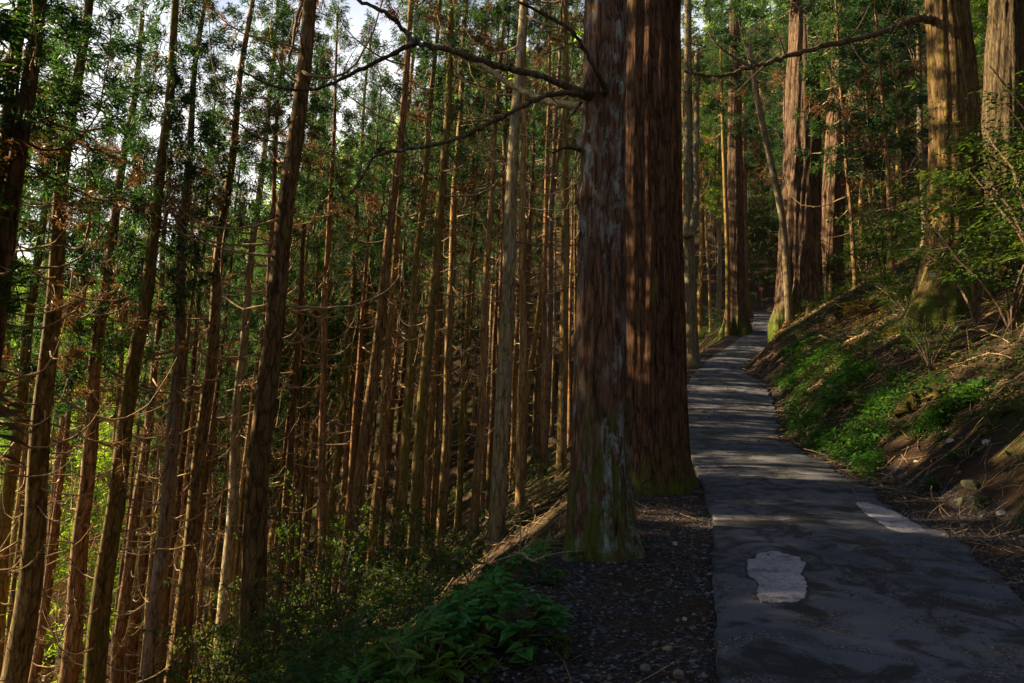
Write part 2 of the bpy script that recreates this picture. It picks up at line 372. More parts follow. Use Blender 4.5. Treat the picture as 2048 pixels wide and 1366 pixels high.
def patch(name, outline, m, lift=.007, grow=1.):
    P = []
    for px, py in outline:
        d = ray(px, py); t = 3.
        while CAMZ + d[2] * t > road_z(d[0] * t, d[1] * t) and t < 80: t += .02
        P.append((d[0] * t, d[1] * t))
    P = np.array(P + P[:1]); Q = catmull(np.c_[P, np.zeros(len(P))], 22)[:-1, :2]
    c = Q.mean(0); Q = c + (Q - c) * grow; Q = Q + (Q - c) * (.16 * fbm(Q[:, 0] * 9, Q[:, 1] * 9, 55, 5)[:, None] + .006 * rng.standard_normal((len(Q), 1)))
    rings = [.999, .93, .7, .4, .12]; V = []; n = len(Q)
    for k, s_ in enumerate(rings):
        for q in Q:
            p = c + (q - c) * s_; V.append((p[0], p[1], road_z(p[0], p[1]) + (lift if k else -.01)))
    F4 = [(k * n + i, k * n + (i + 1) % n, (k + 1) * n + (i + 1) % n, (k + 1) * n + i) for k in range(len(rings) - 1) for i in range(n)]
    V.append((c[0], c[1], road_z(c[0], c[1]) + lift)); b = (len(rings) - 1) * n
    o = link(name, mk_mesh(name, V, [(b + i, b + (i + 1) % n, len(V) - 1) for i in range(n)], F4, [m])); o['kind'] = 'structure'
patch('road_patch', [(1490, 1118), (1530, 1104), (1580, 1106), (1612, 1128), (1606, 1150), (1620, 1175), (1598, 1206), (1545, 1211), (1512, 1196), (1514, 1168), (1494, 1145)], M['patch'])
patch('tar_seam', [(1490, 1118), (1530, 1104), (1580, 1106), (1612, 1128), (1606, 1150), (1620, 1175), (1598, 1206), (1545, 1211), (1512, 1196), (1514, 1168), (1494, 1145)], M['tar'], .0035, 1.09)
patch('road_patch', [(1708, 1003), (1740, 1005), (1790, 1024), (1832, 1046), (1854, 1066), (1810, 1069), (1772, 1056), (1752, 1040), (1726, 1024)], M['patch'])

# ------------------------------------------------------------------ cedar pieces
TH = 26.0
def prof(z, r0=.16): return r0 * (1 - .78 * np.clip(z, 0, TH) / TH) + r0 * .45 * np.exp(-np.maximum(z, 0) / .22)
def trunk_mesh(seed, mat):
    g = np.random.default_rng(seed); zs = np.concatenate([np.array([-1.2, -.4, 0, .15, .35, .7, 1.2]), np.linspace(2, TH, 34)])
    n = 14; th = np.arange(n) * 2 * math.pi / n; ph = g.random(4) * 6
    cx = .05 * np.sin(zs * .33 + ph[0]) + .02 * np.sin(zs * 1.1 + ph[1]); cy = .05 * np.sin(zs * .29 + ph[2]) + .02 * np.sin(zs * .9 + ph[3])
    cx *= np.clip(zs / 4, 0, 1); cy *= np.clip(zs / 4, 0, 1)
    r = prof(zs)[:, None] * (1 + .05 * np.sin(3 * th + zs[:, None] * .3) + .03 * g.standard_normal((len(zs), n)) + .16 * np.sin(5 * th + ph[1])[None] * np.exp(-np.maximum(zs, 0) / .3)[:, None])
    V = np.stack([cx[:, None] + r * np.cos(th), cy[:, None] + r * np.sin(th), np.repeat(zs[:, None], n, 1)], -1).reshape(-1, 3)
    i = np.arange(len(zs) - 1)[:, None] * n; j = np.arange(n)[None]; j2 = (j + 1) % n
    b = MB(); b.add(V, None, np.stack([i + j, i + j2, i + n + j2, i + n + j], -1).reshape(-1, 4))
    for _ in range(46):                                                   # snapped branch stubs
        z = g.uniform(2, 17); a = g.uniform(0, 6.28); rr = np.interp(z, zs, prof(zs)); d = np.array((math.cos(a), math.sin(a), g.uniform(-.2, .35)))
        c = np.array((np.interp(z, zs, cx), np.interp(z, zs, cy), z)); L = g.uniform(.02, .09) if g.random() < .8 else g.uniform(.15, .5)
        b.tube([c + d * rr * .8, c + d * (rr + L)], [.014, .008], 4)
    return b.mesh('trunk', [mat])
TR = {k: [trunk_mesh(10 + s_ + 17 * i, M[k]) for s_ in range(2)] for i, k in enumerate(('red', 'tan', 'grey', 'mossy', 'dark'))}

def blades(b, P, D, L, wd, m=0, g=rng):
    """narrow pointed leaf blades from points P along directions D"""
    n = len(P); D = D / (np.linalg.norm(D, axis=1)[:, None] + 1e-9)
    s_ = np.cross(D, g.standard_normal((n, 3))); s_ /= np.linalg.norm(s_, axis=1)[:, None] + 1e-9
    L = np.broadcast_to(L, (n,))[:, None]; wd = np.broadcast_to(wd, (n,))[:, None]
    V = np.stack([P, P + D * L * .45 + s_ * wd * .5, P + D * L - np.array((0, 0, .12)) * L, P + D * L * .45 - s_ * wd * .5], 1).reshape(-1, 3)
    k = np.arange(n)[:, None] * 4
    b.add(V, None, np.concatenate([k, k + 1, k + 2, k + 3], 1), m)
def crown_mesh(seed, H=11., Rm=2.1, nb=64, dens=.8, mats=('cedar', 'brown', 'twig')):
    g = np.random.default_rng(seed); b = MB()
    for k in range(nb):
        t = (k + g.random()) / nb; z = H * t ** .9; a = k * 2.4 + g.uniform(-.4, .4)
        L = Rm * (1 - t) ** .75 * g.uniform(.55, 1.15) + .25
        u = np.linspace(0, 1, 7); dirn = np.array((math.cos(a), math.sin(a), 0))
        pz = z + L * (-.35 * u + .55 * u ** 2.2) + (.0 if t < .6 else .3 * u)
        P = dirn * (u * L)[:, None]; P[:, 2] = pz; P[:, :2] += .06 * g.standard_normal((7, 2)) * u[:, None]
        b.tube(P, .022 * (1 - .8 * u) * (1.2 - t), 3, 2, False)
        nc = int((3 + 5 * L) * dens); dead = t < .3 and g.random() < .32
        for c in range(nc):
            f = g.uniform(.3, 1.02); base = np.array([np.interp(f, u, P[:, i]) for i in range(3)])
            side = np.cross(dirn, (0, 0, 1)) * g.uniform(-.5, .5) * L * .45 * (1.1 - f * .6); base = base + side + (0, 0, g.uniform(-.25, .1))
            nn = g.integers(20, 34); ax = dirn * .6 + side * .8 + np.array((0, 0, g.uniform(-.5, .45)))
            D = ax / np.linalg.norm(ax) + .65 * g.standard_normal((nn, 3)); st = base + g.standard_normal((nn, 3)) * .10
            blades(b, st, D, g.uniform(.14, .34, nn), g.uniform(.025, .05, nn), 1 if dead or g.random() < .03 else 0, g)
    return b.mesh('crown', [M[m] for m in mats], False)
CR = [crown_mesh(s_, nb=nb_, Rm=r_) for s_, nb_, r_ in ((1, 64, 2.0), (2, 58, 2.3), (3, 70, 1.9), (4, 50, 2.2), (5, 46, 1.8))]
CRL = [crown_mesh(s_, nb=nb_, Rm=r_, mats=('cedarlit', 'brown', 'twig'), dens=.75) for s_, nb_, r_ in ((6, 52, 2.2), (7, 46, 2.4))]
def branch_mesh(seed, green=False):
    """one dead lower branch: out, sagging, then sweeping up at the tip, a few side twigs"""
    g = np.random.default_rng(100 + seed); b = MB(); L = g.uniform(1.6, 4.0); u = np.linspace(0, 1, 12); bend = g.uniform(-.4, .4)
    s1 = g.uniform(.1, .7); s2 = g.uniform(.2, 1.5)
    fn = lambda q: np.stack([L * (q - .22 * q ** 3), bend * L * q ** 2 + .03 * np.sin(q * 9 + seed), L * (-s1 * q + s2 * q ** 2.6)], -1)
    P = fn(u) + .015 * g.standard_normal((12, 3)); P[0] = (0, 0, 0)
    b.tube(P, .034 * (1 - .72 * u), 4)
    for _ in range(g.integers(1, 5)):
        f = g.uniform(.3, .9); p0 = fn(np.array([f]))[0]; q = np.linspace(0, 1, 5); l2 = g.uniform(.25, .8)
        d = np.array((g.uniform(.3, 1), g.choice([-1, 1]) * g.uniform(.3, .9), g.uniform(-.3, .3)))
        b.tube(p0 + np.outer(q, d) * l2 + np.outer(q ** 2, (0, 0, .45)) * l2, .012 * (1 - .7 * q), 3)
    if seed % 3 == 0:
        for _ in range(5):
            p0 = fn(np.array([g.uniform(.6, 1)]))[0]; n = 14
            blades(b, p0 + .06 * g.standard_normal((n, 3)), np.array((.6, 0, -.2)) + .8 * g.standard_normal((n, 3)), g.uniform(.12, .3, n), .03, 1, g)
    return b.mesh('branch', [M['twig'], M['cedar'] if green else M['brown']])
BR = [branch_mesh(i) for i in range(16)]

def make_tree(name, label, cat, base, lean, rs, hs, kind, cb, nbr, group=None, crown=1., brz=None, ry_=0., crs=None):
    """slim plantation cedar: Empty at the base, trunk, crown and dead branches below it"""
    e = root(name, label, cat, base, (ry_, lean, 0), group); crs = crs or CR
    link('trunk', random.choice(TR[kind]), e, rot=(0, 0, random.uniform(0, 6.28)), sc=(rs, rs, hs))
    H = TH * hs
    if crown > 0:
        cs = (H - cb + .6) / 11.
        link('crown', random.choice(crs), e, (0, 0, cb), (0, 0, random.uniform(0, 6.28)), (crown, crown, cs))
    lo = max(2.5, cb - 11) if brz is None else brz
    for k in range(nbr):
        z = lo + (cb + 1.5 - lo) * (k + random.random()) / nbr; s_ = random.uniform(.6, 1.25) * (.6 + .5 * (z - lo) / (cb - lo + .1))
        a = random.uniform(0, 6.28); rr = float(prof(np.array(z / hs))) * rs * .8
        link('branch', random.choice(BR), e, (rr * math.cos(a), rr * math.sin(a), z), (0, random.uniform(-.25, .15), a), s_)
    return e
def line_base(xa, ya, xb, yb, d):
    """a trunk's axis through two picture points at distance d: (base on the ground, lean, height of row 660)"""
    A, B = W(xa, ya, d), W(xb, yb, d); v = (B - A) / (B[2] - A[2]); z = 14.
    while z > g1(*(A + v * (z - A[2]))[:2]) and z > -45: z -= .04
    return A + v * (z - A[2]), math.atan(v[0]), z
# landmark trunks: x at row 660, shift per row, width, diameter, bark, short name, label
LM = [(-24, .085, 36, .40, 'dark', 'grey edge cedar', 'grey shaded cedar trunk half cut off by the picture edge beside a blacker one'),
      (-13, .11, 38, .42, 'dark', 'black edge cedar', 'thick nearly black cedar trunk leaning in at the upper corner of the picture'),
      (-4, .128, 18, .28, 'tan', 'mottled cedar', 'slim mottled cedar trunk just beside the thick black trunk in the upper corner'),
      (68, .112, 17, .27, 'mossy', 'gold mossed cedar', 'cedar trunk streaked with bright yellow moss, low at the edge of the slope'),
      (114, .124, 30, .40, 'dark', 'broad black cedar', 'broad dark cedar trunk whose upper part catches gold light, beside the yellow mossed one'),
      (145, .12, 13, .26, 'tan', '', ''),
      (207, .115, 21, .34, 'red', 'rosy cedar', 'reddish cedar trunk with sunlit rim, between the broad black and the green mossed trunk'),
      (272, .115, 26, .38, 'mossy', 'green mossed cedar', 'stout cedar trunk coated in green yellow moss from top to bottom'),
      (315, .108, 12, .26, 'dark', '', ''), (337, .115, 10, .27, 'dark', '', ''),
      (361, .085, 20, .32, 'grey', 'pale stubbed cedar', 'palest sunlit cedar trunk with short bare side stubs, behind the green mossed trunk'),
      (392, .1, 9, .26, 'dark', '', ''),
      (423, .11, 21, .34, 'red', 'rust red cedar', 'rust red cedar trunk next to the palest sunlit trunk, many bare branches above'),
      (437, .09, 10, .26, 'tan', '', ''),
      (495, .09, 16, .30, 'grey', 'grey brown cedar', 'grey brown cedar trunk standing just before the big smooth dark one'),
      (527, .1, 9, .26, 'tan', '', ''),
      (555, .0875, 38, .40, 'dark', 'big smooth cedar', 'thickest smooth dark trunk of the slope, standing nearest among the plantation cedars'),
      (599, .07, 8, .25, 'red', '', ''), (608, .06, 7, .25, 'dark', '', ''), (620, .085, 8, .25, 'tan', '', ''), (636, .07, 5, .22, 'dark', '', ''),
      (650, .1, 9, .26, 'tan', '', ''), (695, .08, 12, .28, 'mossy', '', ''), (718, .09, 9, .26, 'red', '', ''), (733, .09, 10, .26, 'mossy', '', ''),
      (756, .1, 20, .32, 'red', 'arched twig cedar', 'orange brown cedar trunk with a ladder of long arching bare branches on one side'),
      (779, .08, 14, .28, 'tan', 'twin gold cedar', 'golden cedar trunk tight beside the orange brown trunk with arching branches'),
      (811, .06, 8, .25, 'dark', '', ''),
      (829, .075, 16, .29, 'mossy', 'olive cedar', 'olive tinted cedar trunk, base visible among the bushes on the slope'),
      (858, .07, 20, .32, 'mossy', 'stout olive cedar', 'stout olive brown cedar trunk right beside the thinner olive tinted one'),
      (872, .05, 12, .27, 'tan', '', ''), (882, .05, 6, .23, 'red', '', ''),
      (900, .045, 16, .30, 'red', 'burred cedar', 'brown cedar trunk with a lumpy burr partway up, between the olive and the grey trunks'),
      (935, .05, 10, .26, 'mossy', '', ''), (954, .04, 5, .22, 'red', '', ''), (968, .045, 10, .25, 'tan', '', ''), (980, .04, 7, .25, 'grey', '', ''), (990, .04, 8, .26, 'dark', '', ''),
      (1013, .055, 28, .38, 'grey', 'lichened cedar', 'widest pale trunk of the grove, crusted with grey lichen over orange bark'),
      (1033, .03, 8, .25, 'tan', '', ''), (1044, .03, 9, .27, 'dark', '', ''), (1056, .03, 8, .25, 'red', '', ''),
      (1070, .13, 11, .26, 'mossy', 'leaning gold cedar', 'bright gold trunk leaning more than its neighbours, between the lichened and the smooth sunlit trunk'),
      (1084, .04, 10, .27, 'red', '', ''), (1097, .04, 13, .30, 'grey', '', ''), (1108, .02, 6, .24, 'dark', '', ''),
      (1127, .012, 18, .30, 'tan', 'smooth gold cedar', 'smooth upright sunlit gold cedar trunk close beside the huge lichened front tree'),
      (1141, .01, 7, .25, 'red', '', ''), (1149, .01, 7, .25, 'dark', '', '')]
ORD = ['first', 'second', 'third', 'fourth', 'fifth', 'sixth', 'seventh', 'eighth', 'ninth']
GRP = 'plantation cedars on the steep slope below the road'
placed = []
extra = [(165, .12, 8, .27), (226, .113, 6, .25), (350, .105, 7, .26), (405, .09, 7, .26), (455, .1, 5, .25), (472, .095, 6, .25), (583, .085, 6, .25), (675, .08, 5, .25),
         (744, .08, 5, .25), (845, .07, 5, .25), (916, .05, 5, .25), (1003, .05, 6, .25), (575, .08, 5, .25), (664, .085, 5, .25), (705, .08, 4, .24), (795, .07, 5, .25), (945, .04, 4, .24), (1120, .02, 5, .25)]
ALLT = sorted(LM + [(x, s_, w_, d_, random.choice(['dark', 'red', 'tan']), '', '') for x, s_, w_, d_ in extra])
names = [(t[0], t[5]) for t in ALLT if t[5]]
cnt = {}
for x, s_, wd, D, kind, short, label in ALLT:
    d = D * F / wd
    base, lean, zb = line_base(x - s_ * 400, 1060, x + s_ * 660, 0, d)
    hm = W(x, 660, d)[2] - zb
    hs = random.uniform(1.0, 1.12); rs = (D / 2) / float(prof(np.array(hm / hs)))
    if not label:
        prev = [n for xx, n in names if xx < x][-1:]; nxt = [n for xx, n in names if xx > x][:1]
        a = prev[0] if prev else 'picture edge'; b_ = nxt[0] if nxt else 'huge front tree'
        cnt[a] = cnt.get(a, 0) + 1; nn = sum(1 for t in ALLT if not t[5] and [n for xx, n in names if xx < t[0]][-1:] == prev); i_ = cnt[a]
        if i_ > (nn + 1) // 2: a, b_, i_ = b_, a, nn + 1 - i_
        label = '%s thin trunk from the %s towards the %s' % (ORD[i_ - 1], a, b_)
    cb = (random.uniform(15, 18.5) if x < 560 else random.uniform(17, 20)) if d < 24 else random.uniform(14, 17.5)
    make_tree('cedar_tree', label, 'tree', base, lean, rs, hs, kind, cb, (random.randint(20, 28) if d < 30 else random.randint(12, 18)) if x > 560 else random.randint(20, 26), GRP, random.uniform(.78, 1.05) if x < 560 else random.uniform(.6, .9), ry_=random.uniform(-.015, .015))
    placed.append((base[0], base[1]))
def free(x, y, r=1.6): return all((x - a) ** 2 + (y - b) ** 2 > r * r for a, b in placed)
def scatter_trees(n, xr, yr, label, group, test, cbr=(11, 16), nb=4, r=2.0, kinds=('dark', 'red', 'tan'), CW=1., crs=None):
    k = tries = 0
    while k < n and tries < 5000:
        tries += 1
        y = random.uniform(*yr); x = random.uniform(*xr)
        if not test(x, y) or not free(x, y, r): continue
        placed.append((x, y)); k += 1
        make_tree('cedar_tree', label, 'tree', (x, y, g1(x, y)), random.uniform(.0, .07), random.uniform(.75, 1.05), random.uniform(.85, 1.05), random.choice(kinds), random.uniform(*cbr), nb, group, random.uniform(.85, 1.25) * CW, crs=crs)
pxof = lambda x, y: 1024 + F * x / np.maximum(y, .1)
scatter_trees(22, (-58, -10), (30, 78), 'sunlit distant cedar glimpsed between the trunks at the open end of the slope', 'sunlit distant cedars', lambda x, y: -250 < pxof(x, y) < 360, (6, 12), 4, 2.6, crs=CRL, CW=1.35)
scatter_trees(18, (-52, -8), (30, 72), 'dim distant cedar glimpsed between the nearer trunks of the slope', 'distant cedars of the slope', lambda x, y: 330 < pxof(x, y) < 620, (11, 16), 7, 2.4, crs=CR)
scatter_trees(54, (-26, 2), (20, 46), 'slim shaded cedar half lost among the nearer trunks of the slope', 'slim cedars between the rows', lambda x, y: 0 < pxof(x, y) < 1130 and x < Lx(y) - 4, (14, 18), 13, 1.7, crs=CR, CW=.6)
scatter_trees(32, (-24, 22), (44, 84), 'faint far cedar deep in the shade behind the plantation rows', 'far shaded cedars', lambda x, y: 500 < pxof(x, y) < 1160 and x < Lx(y) - 1, (10, 15), 8, 2.0, crs=CR)
scatter_trees(11, (-15, -5.5), (2, 10), 'low crowned cedar added outside the view to keep sun off the road', 'unseen low cedars added to shade the road', lambda x, y: pxof(x + 3.3, y) < -40 and x < Lx(y) - 6, (7, 10), 0, 1.8, CW=1.1)  # added out of view with low crowns to keep sun off the near road
scatter_trees(16, (-20, -9), (7, 15.5), 'unseen cedar added beside the slope to block the low sun', 'unseen sun blocking cedars', lambda x, y: pxof(x + 2.9, y) < -30, (13, 17), 0, 1.9, CW=1.1)  # sun blockers added out of view, shading road, bank and red giant
scatter_trees(10, (-34, -14), (1, 11), 'unseen cedar added beside the slope to block the low sun', 'unseen sun blocking cedars', lambda x, y: pxof(x, y) < -160 and x < Lx(y) - 6, (11, 15), 0, 2.6)  # more unseen cedars added to shade the shoulder and road
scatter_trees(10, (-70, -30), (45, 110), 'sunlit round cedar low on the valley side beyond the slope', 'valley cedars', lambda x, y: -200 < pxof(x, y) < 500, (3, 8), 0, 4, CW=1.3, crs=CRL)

# ------------------------------------------------------------------ the old giant trees
def giant(name, label, pts, d, mat, seed, H, flute=.06, lobes=5, flare=.5, flz=.7, bumps=(), limbs=(), crown=None, cat='tree', nz=130, n=120, base=None):
    """pts: rows (py, centre px, width px) of the trunk at distance d, lowest first"""
    g = np.random.default_rng(seed)
    C = np.array([W(cx, py, d) for py, cx, _ in pts]); rad = np.array([w_ * d / F / 2 for *_, w_ in pts])
    b0 = C[0].copy(); b0[2] = g1(b0[0], d)
    e = root(name, label, cat, b0)
    zk = C[:, 2] - b0[2]; top = H
    zs = np.concatenate([np.linspace(-1.2, 0, 8), np.linspace(.05, min(zk[-1] + 1, top), nz), np.linspace(min(zk[-1] + 1.5, top), top, 8)])
    def ex(tab):
        sl_ = (tab[-1] - tab[-2]) / (zk[-1] - zk[-2]); return np.where(zs > zk[-1], tab[-1] + sl_ * (zs - zk[-1]), np.interp(zs, zk, tab))
    cx = ex(C[:, 0]) - b0[0]; r0 = ex(rad); r0 = np.where(zs > zk[-1], rad[-1] * (1 - .85 * (zs - zk[-1]) / max(top - zk[-1], .1)), r0)
    cxs = cx.copy()
    for _ in range(4): cxs[1:-1] = (cxs[:-2] + cxs[1:-1] * 2 + cxs[2:]) / 4; r0[1:-1] = (r0[:-2] + r0[1:-1] * 2 + r0[2:]) / 4
    th = np.arange(n) * 2 * math.pi / n; TT, ZZ = np.meshgrid(th, zs)
    q = np.zeros_like(TT)
    for k in range(4):
        f = [lobes, lobes * 2 + 1, 13, 23][k]; q += [1, .7, .45, .3][k] * np.sin(f * TT + g.uniform(0, 6) + .12 * ZZ * g.uniform(-1, 1) + .5 * np.sin(ZZ * g.uniform(.3, .9) + k))
    q2 = vn(np.cos(TT) * 9 + 50, np.sin(TT) * 9 + ZZ * .8, seed) + .6 * vn(np.cos(TT) * 20 + 50, np.sin(TT) * 20 + ZZ * .8, seed + 3)
    rr = r0[:, None] * (1 + flute * (q * .5 + q2 * .6))
    rr += flare * r0[:, None] * np.clip(.45 + .55 * np.sin(lobes * TT + g.uniform(0, 6)) + .3 * np.sin(3 * TT + g.uniform(0, 6)), 0, 2) * np.exp(-np.maximum(ZZ, 0) / flz)
    for bt, bz, ba, st, sz in bumps:
        dt = (TT - bt + math.pi) % (2 * math.pi) - math.pi; rr += ba * np.exp(-(dt / st) ** 2 - ((ZZ - bz) / sz) ** 2)
    V = np.stack([cxs[:, None] + rr * np.cos(TT), rr * np.sin(TT), ZZ], -1).reshape(-1, 3)
    i = np.arange(len(zs) - 1)[:, None] * n; j = np.arange(n)[None]; j2 = (j + 1) % n
    link('trunk', mk_mesh('trunk', V, None, np.stack([i + j, i + j2, i + n + j2, i + n + j], -1).reshape(-1, 4), [mat]), e)
    for lm in limbs:
        nm, P, r1, r2, mk = lm
        Q = catmull(np.array([W(*p) for p in P]) - b0, 9); u = np.linspace(0, 1, len(Q)); b = MB()
        Q[1:-1] += .012 * r1 / .03 * g.standard_normal((len(Q) - 2, 3)) * .35
        rad_l = (r1 + (r2 - r1) * u ** .8) * (1 + .9 * np.exp(-u / .05)) * (1 + .1 * g.standard_normal(len(Q))); b.tube(Q, rad_l, 9)
        if nm == 'limb':
            for _ in range(int(4 + 60 * r1)):
                i_ = g.integers(len(Q) // 5, len(Q)); dd = g.standard_normal(3) * (1, 1, .8) + (-.3, 0, .25); dd /= np.linalg.norm(dd); l_ = g.uniform(.12, .75) * (d / 9); q_ = np.linspace(0, 1, 5)
                b.tube(Q[i_] + np.outer(q_ * l_, dd) + np.outer(q_ ** 2 * l_ * .5, g.standard_normal(3) * .5), min(rad_l[i_] * .35, .012 * d / 8) * (1 - .75 * q_), 4)
        link(nm, b.mesh(nm, [M[mk]]), e)
    if crown:
        cz, cs, csz = crown
        link('crown', CR[seed % 5], e, (float(np.interp(cz, zs, cxs)), 0, cz), (0, 0, seed), (cs, cs, csz))
    return e, b0
giant('old_cedar_tree', 'huge foreground cedar trunk with blue grey lichen, mossy foot and long bare limbs', [(1100, 1199, 128), (1000, 1200, 122), (900, 1201, 113), (700, 1202, 103), (400, 1206, 92), (200, 1208, 90), (0, 1210, 86)], 7.6, M['big1'], 41, 24, .06, 5, .34, .4,
      bumps=[(math.pi * 1.06, 3.95, .085, .3, .12), (math.pi * 1.02, 4.62, .07, .3, .1), (-.9, 5.2, .05, .3, .1), (math.pi * 1.15, 5.22, .06, .35, .14)],
      limbs=[('limb', [(1200, 192, 7.5), (1160, 183, 7.3), (1080, 152, 7.1), (1000, 133, 6.9), (900, 102, 6.7), (830, 82, 6.6), (800, 50, 6.5), (770, 25, 6.4), (700, -10, 6.3)], .044, .017, 'limb'),
             ('limb', [(836, 82, 6.6), (800, 100, 6.6), (720, 140, 6.7), (640, 176, 6.8), (590, 180, 6.9), (540, 170, 6.9), (480, 140, 7)], .026, .01, 'limb'),
             ('limb', [(1195, 196, 7.5), (1140, 186, 7.2), (1090, 192, 7.0), (1040, 215, 6.9), (960, 256, 6.7), (880, 288, 6.6), (800, 300, 6.5), (750, 312, 6.5), (732, 340, 6.5), (700, 388, 6.5)], .033, .012, 'limb'),
             ('limb', [(1195, 215, 7.7), (1150, 212, 8), (1085, 198, 8.3), (1030, 175, 8.6), (985, 145, 8.8), (955, 120, 9)], .05, .03, 'twig'),
             ('limb', [(1212, 180, 7.3), (1190, 140, 7.1), (1165, 95, 7), (1140, 60, 6.9), (1090, 30, 6.9), (1040, 5, 6.8)], .03, .015, 'limb'),
             ('limb', [(1162, 205, 7.5), (1140, 235, 7.3), (1115, 270, 7.2), (1085, 300, 7.2)], .012, .005, 'limb'),
             ('limb', [(1160, 300, 7.5), (1130, 296, 7.4), (1105, 306, 7.3)], .018, .012, 'limb')], crown=(15, 1.6, 1.2))
giant('old_cedar_tree', 'widest dark red cedar trunk standing close behind the lichened one, at the road edge', [(980, 1308, 146), (900, 1305, 134), (800, 1304, 126), (600, 1303, 121), (300, 1302, 116), (0, 1302, 112)], 12.0, M['big2'], 52, 30, .08, 6, .24, .6, crown=(16, 2., 1.3),
      bumps=[(-1.2, 9, .1, .3, .2)])
giant('cedar_tree', 'slender cedar with a forked top at the road edge, beyond the two huge trunks', [(735, 1385, 27), (600, 1381, 23), (440, 1377, 21), (200, 1376, 17), (0, 1376, 15)], 32.5, M['grey'], 63, 26, .05, 4, .4, .5, crown=(13, 1.0, 1.1), n=40, nz=60,
      limbs=[('trunk_fork', [(1382, 470, 32.4), (1390, 435, 32.2), (1393, 380, 32.2), (1394, 250, 32.2), (1396, 100, 32.2)], .22, .12, 'grey')])
giant('old_cedar_tree', 'dark reddish cedar with spreading foot where the road bends away', [(655, 1474, 44), (600, 1472, 36), (400, 1470, 32), (200, 1470, 27), (0, 1470, 22)], 43, M['bigA'], 74, 28, .07, 6, .55, .9, crown=(16, 1.7, 1.1), n=80, nz=80)
giant('cedar_tree', 'mossy thin trunk leaning against the dark reddish cedar at the bend', [(655, 1456, 9), (500, 1455, 9), (300, 1447, 8), (200, 1444, 7)], 42.3, M['mossy'], 75, 20, .04, 3, .5, .5, crown=(13, .8, .8), n=24, nz=40)
giant('cedar_tree', 'small cedar just past the bend, its foot lit beside the pale road', [(615, 1491, 20), (560, 1490, 13), (400, 1489, 10), (200, 1489, 9)], 50, M['tan'], 76, 22, .05, 4, .5, .6, crown=(10, 1, 1), n=30, nz=40)
eA, bA = giant('old_cedar_tree', 'giant ridged cedar at the inside of the bend, one flank glowing gold', [(650, 1600, 92), (580, 1599, 80), (450, 1601, 74), (250, 1605, 66), (100, 1607, 58), (0, 1608, 52)], 36, M['bigA'], 85, 32, .09, 7, .22, 1.0, crown=(18, 2.2, 1.2),
      bumps=[(math.pi * 1.12, 0.5, .22, .3, 3.5)],
      limbs=[('root', [(1578, 650, 35), (1562, 668, 34), (1548, 684, 33), (1535, 700, 32.4), (1532, 710, 32.3), (1540, 715, 32.3), (1556, 714, 32.4)], .16, .12, 'root'),
             ('root', [(1625, 648, 35), (1640, 665, 34), (1632, 690, 33)], .2, .1, 'log'), ('root', [(1600, 648, 35), (1590, 668, 33.6), (1578, 690, 32.6)], .16, .07, 'log')])
giant('old_cedar_tree', 'dark knotty cedar behind the giant ridged one, slightly tilted', [(600, 1660, 48), (500, 1662, 44), (350, 1668, 42), (200, 1676, 37), (0, 1688, 30)], 38, M['bigA'], 96, 28, .08, 5, .3, .8, crown=(13, 1.6, 1.3),
      bumps=[(math.pi * 1.2, 2.2, .22, .3, .25), (math.pi * 1.1, 6.5, .15, .3, .3), (math.pi * 1.5, 9, .15, .4, .4)])
giant('leaning_tree', 'smooth pale grey trunk slanting across to rest against the giant ridged cedar', [(640, 1578, 15), (540, 1574, 15), (430, 1564, 14), (330, 1543, 13), (230, 1521, 12), (130, 1502, 11), (40, 1490, 10)], 35, M['grey'], 97, 15.5, .03, 3, .3, .4, n=24, nz=60)
eC, bC = giant('old_cedar_tree', 'massive cedar with golden mossy foot that carries a small white plate', [(650, 1902, 150), (590, 1906, 128), (520, 1910, 110), (420, 1911, 98), (300, 1911, 92), (150, 1905, 84), (0, 1893, 76)], 20, M['bigC'], 107, 30, .08, 8, .16, .9, crown=(14, 2., 1.4),
      bumps=[(math.pi * 1.15, -.2, .5, .55, 1.3), (math.pi * 1.75, -.2, .35, .5, 1.2)],
      limbs=[('limb', [(1890, 52, 20.3), (1862, 40, 19.9), (1838, 37, 19.7), (1800, 50, 19.4), (1740, 72, 19), (1650, 92, 18.6), (1560, 118, 18.2), (1500, 134, 18), (1450, 150, 17.8), (1400, 150, 17.6), (1370, 140, 17.5)], .13, .03, 'limb'),
             ('limb', [(1820, 42, 19.5), (1818, 75, 19.4), (1810, 105, 19.3), (1795, 125, 19.2), (1780, 140, 19.1)], .035, .012, 'limb'),
             ('limb', [(1500, 134, 18), (1460, 110, 17.9), (1430, 85, 17.8), (1415, 60, 17.8)], .04, .015, 'limb'),
             ('limb', [(1570, 115, 18.2), (1560, 80, 18.2), (1545, 50, 18.2), (1540, 10, 18.2)], .025, .012, 'limb'),
             ('limb', [(1700, 82, 18.8), (1715, 110, 18.7), (1735, 130, 18.6), (1760, 128, 18.6)], .02, .008, 'twig')])
giant('old_cedar_tree', 'massive shaded cedar beyond the mossy one, partly veiled by maple sprays', [(560, 2000, 120), (450, 2003, 92), (300, 2008, 80), (100, 2012, 70), (0, 2014, 64)], 25, M['bigA'], 118, 30, .08, 6, .4, 1.0, crown=(14, 2., 1.4))

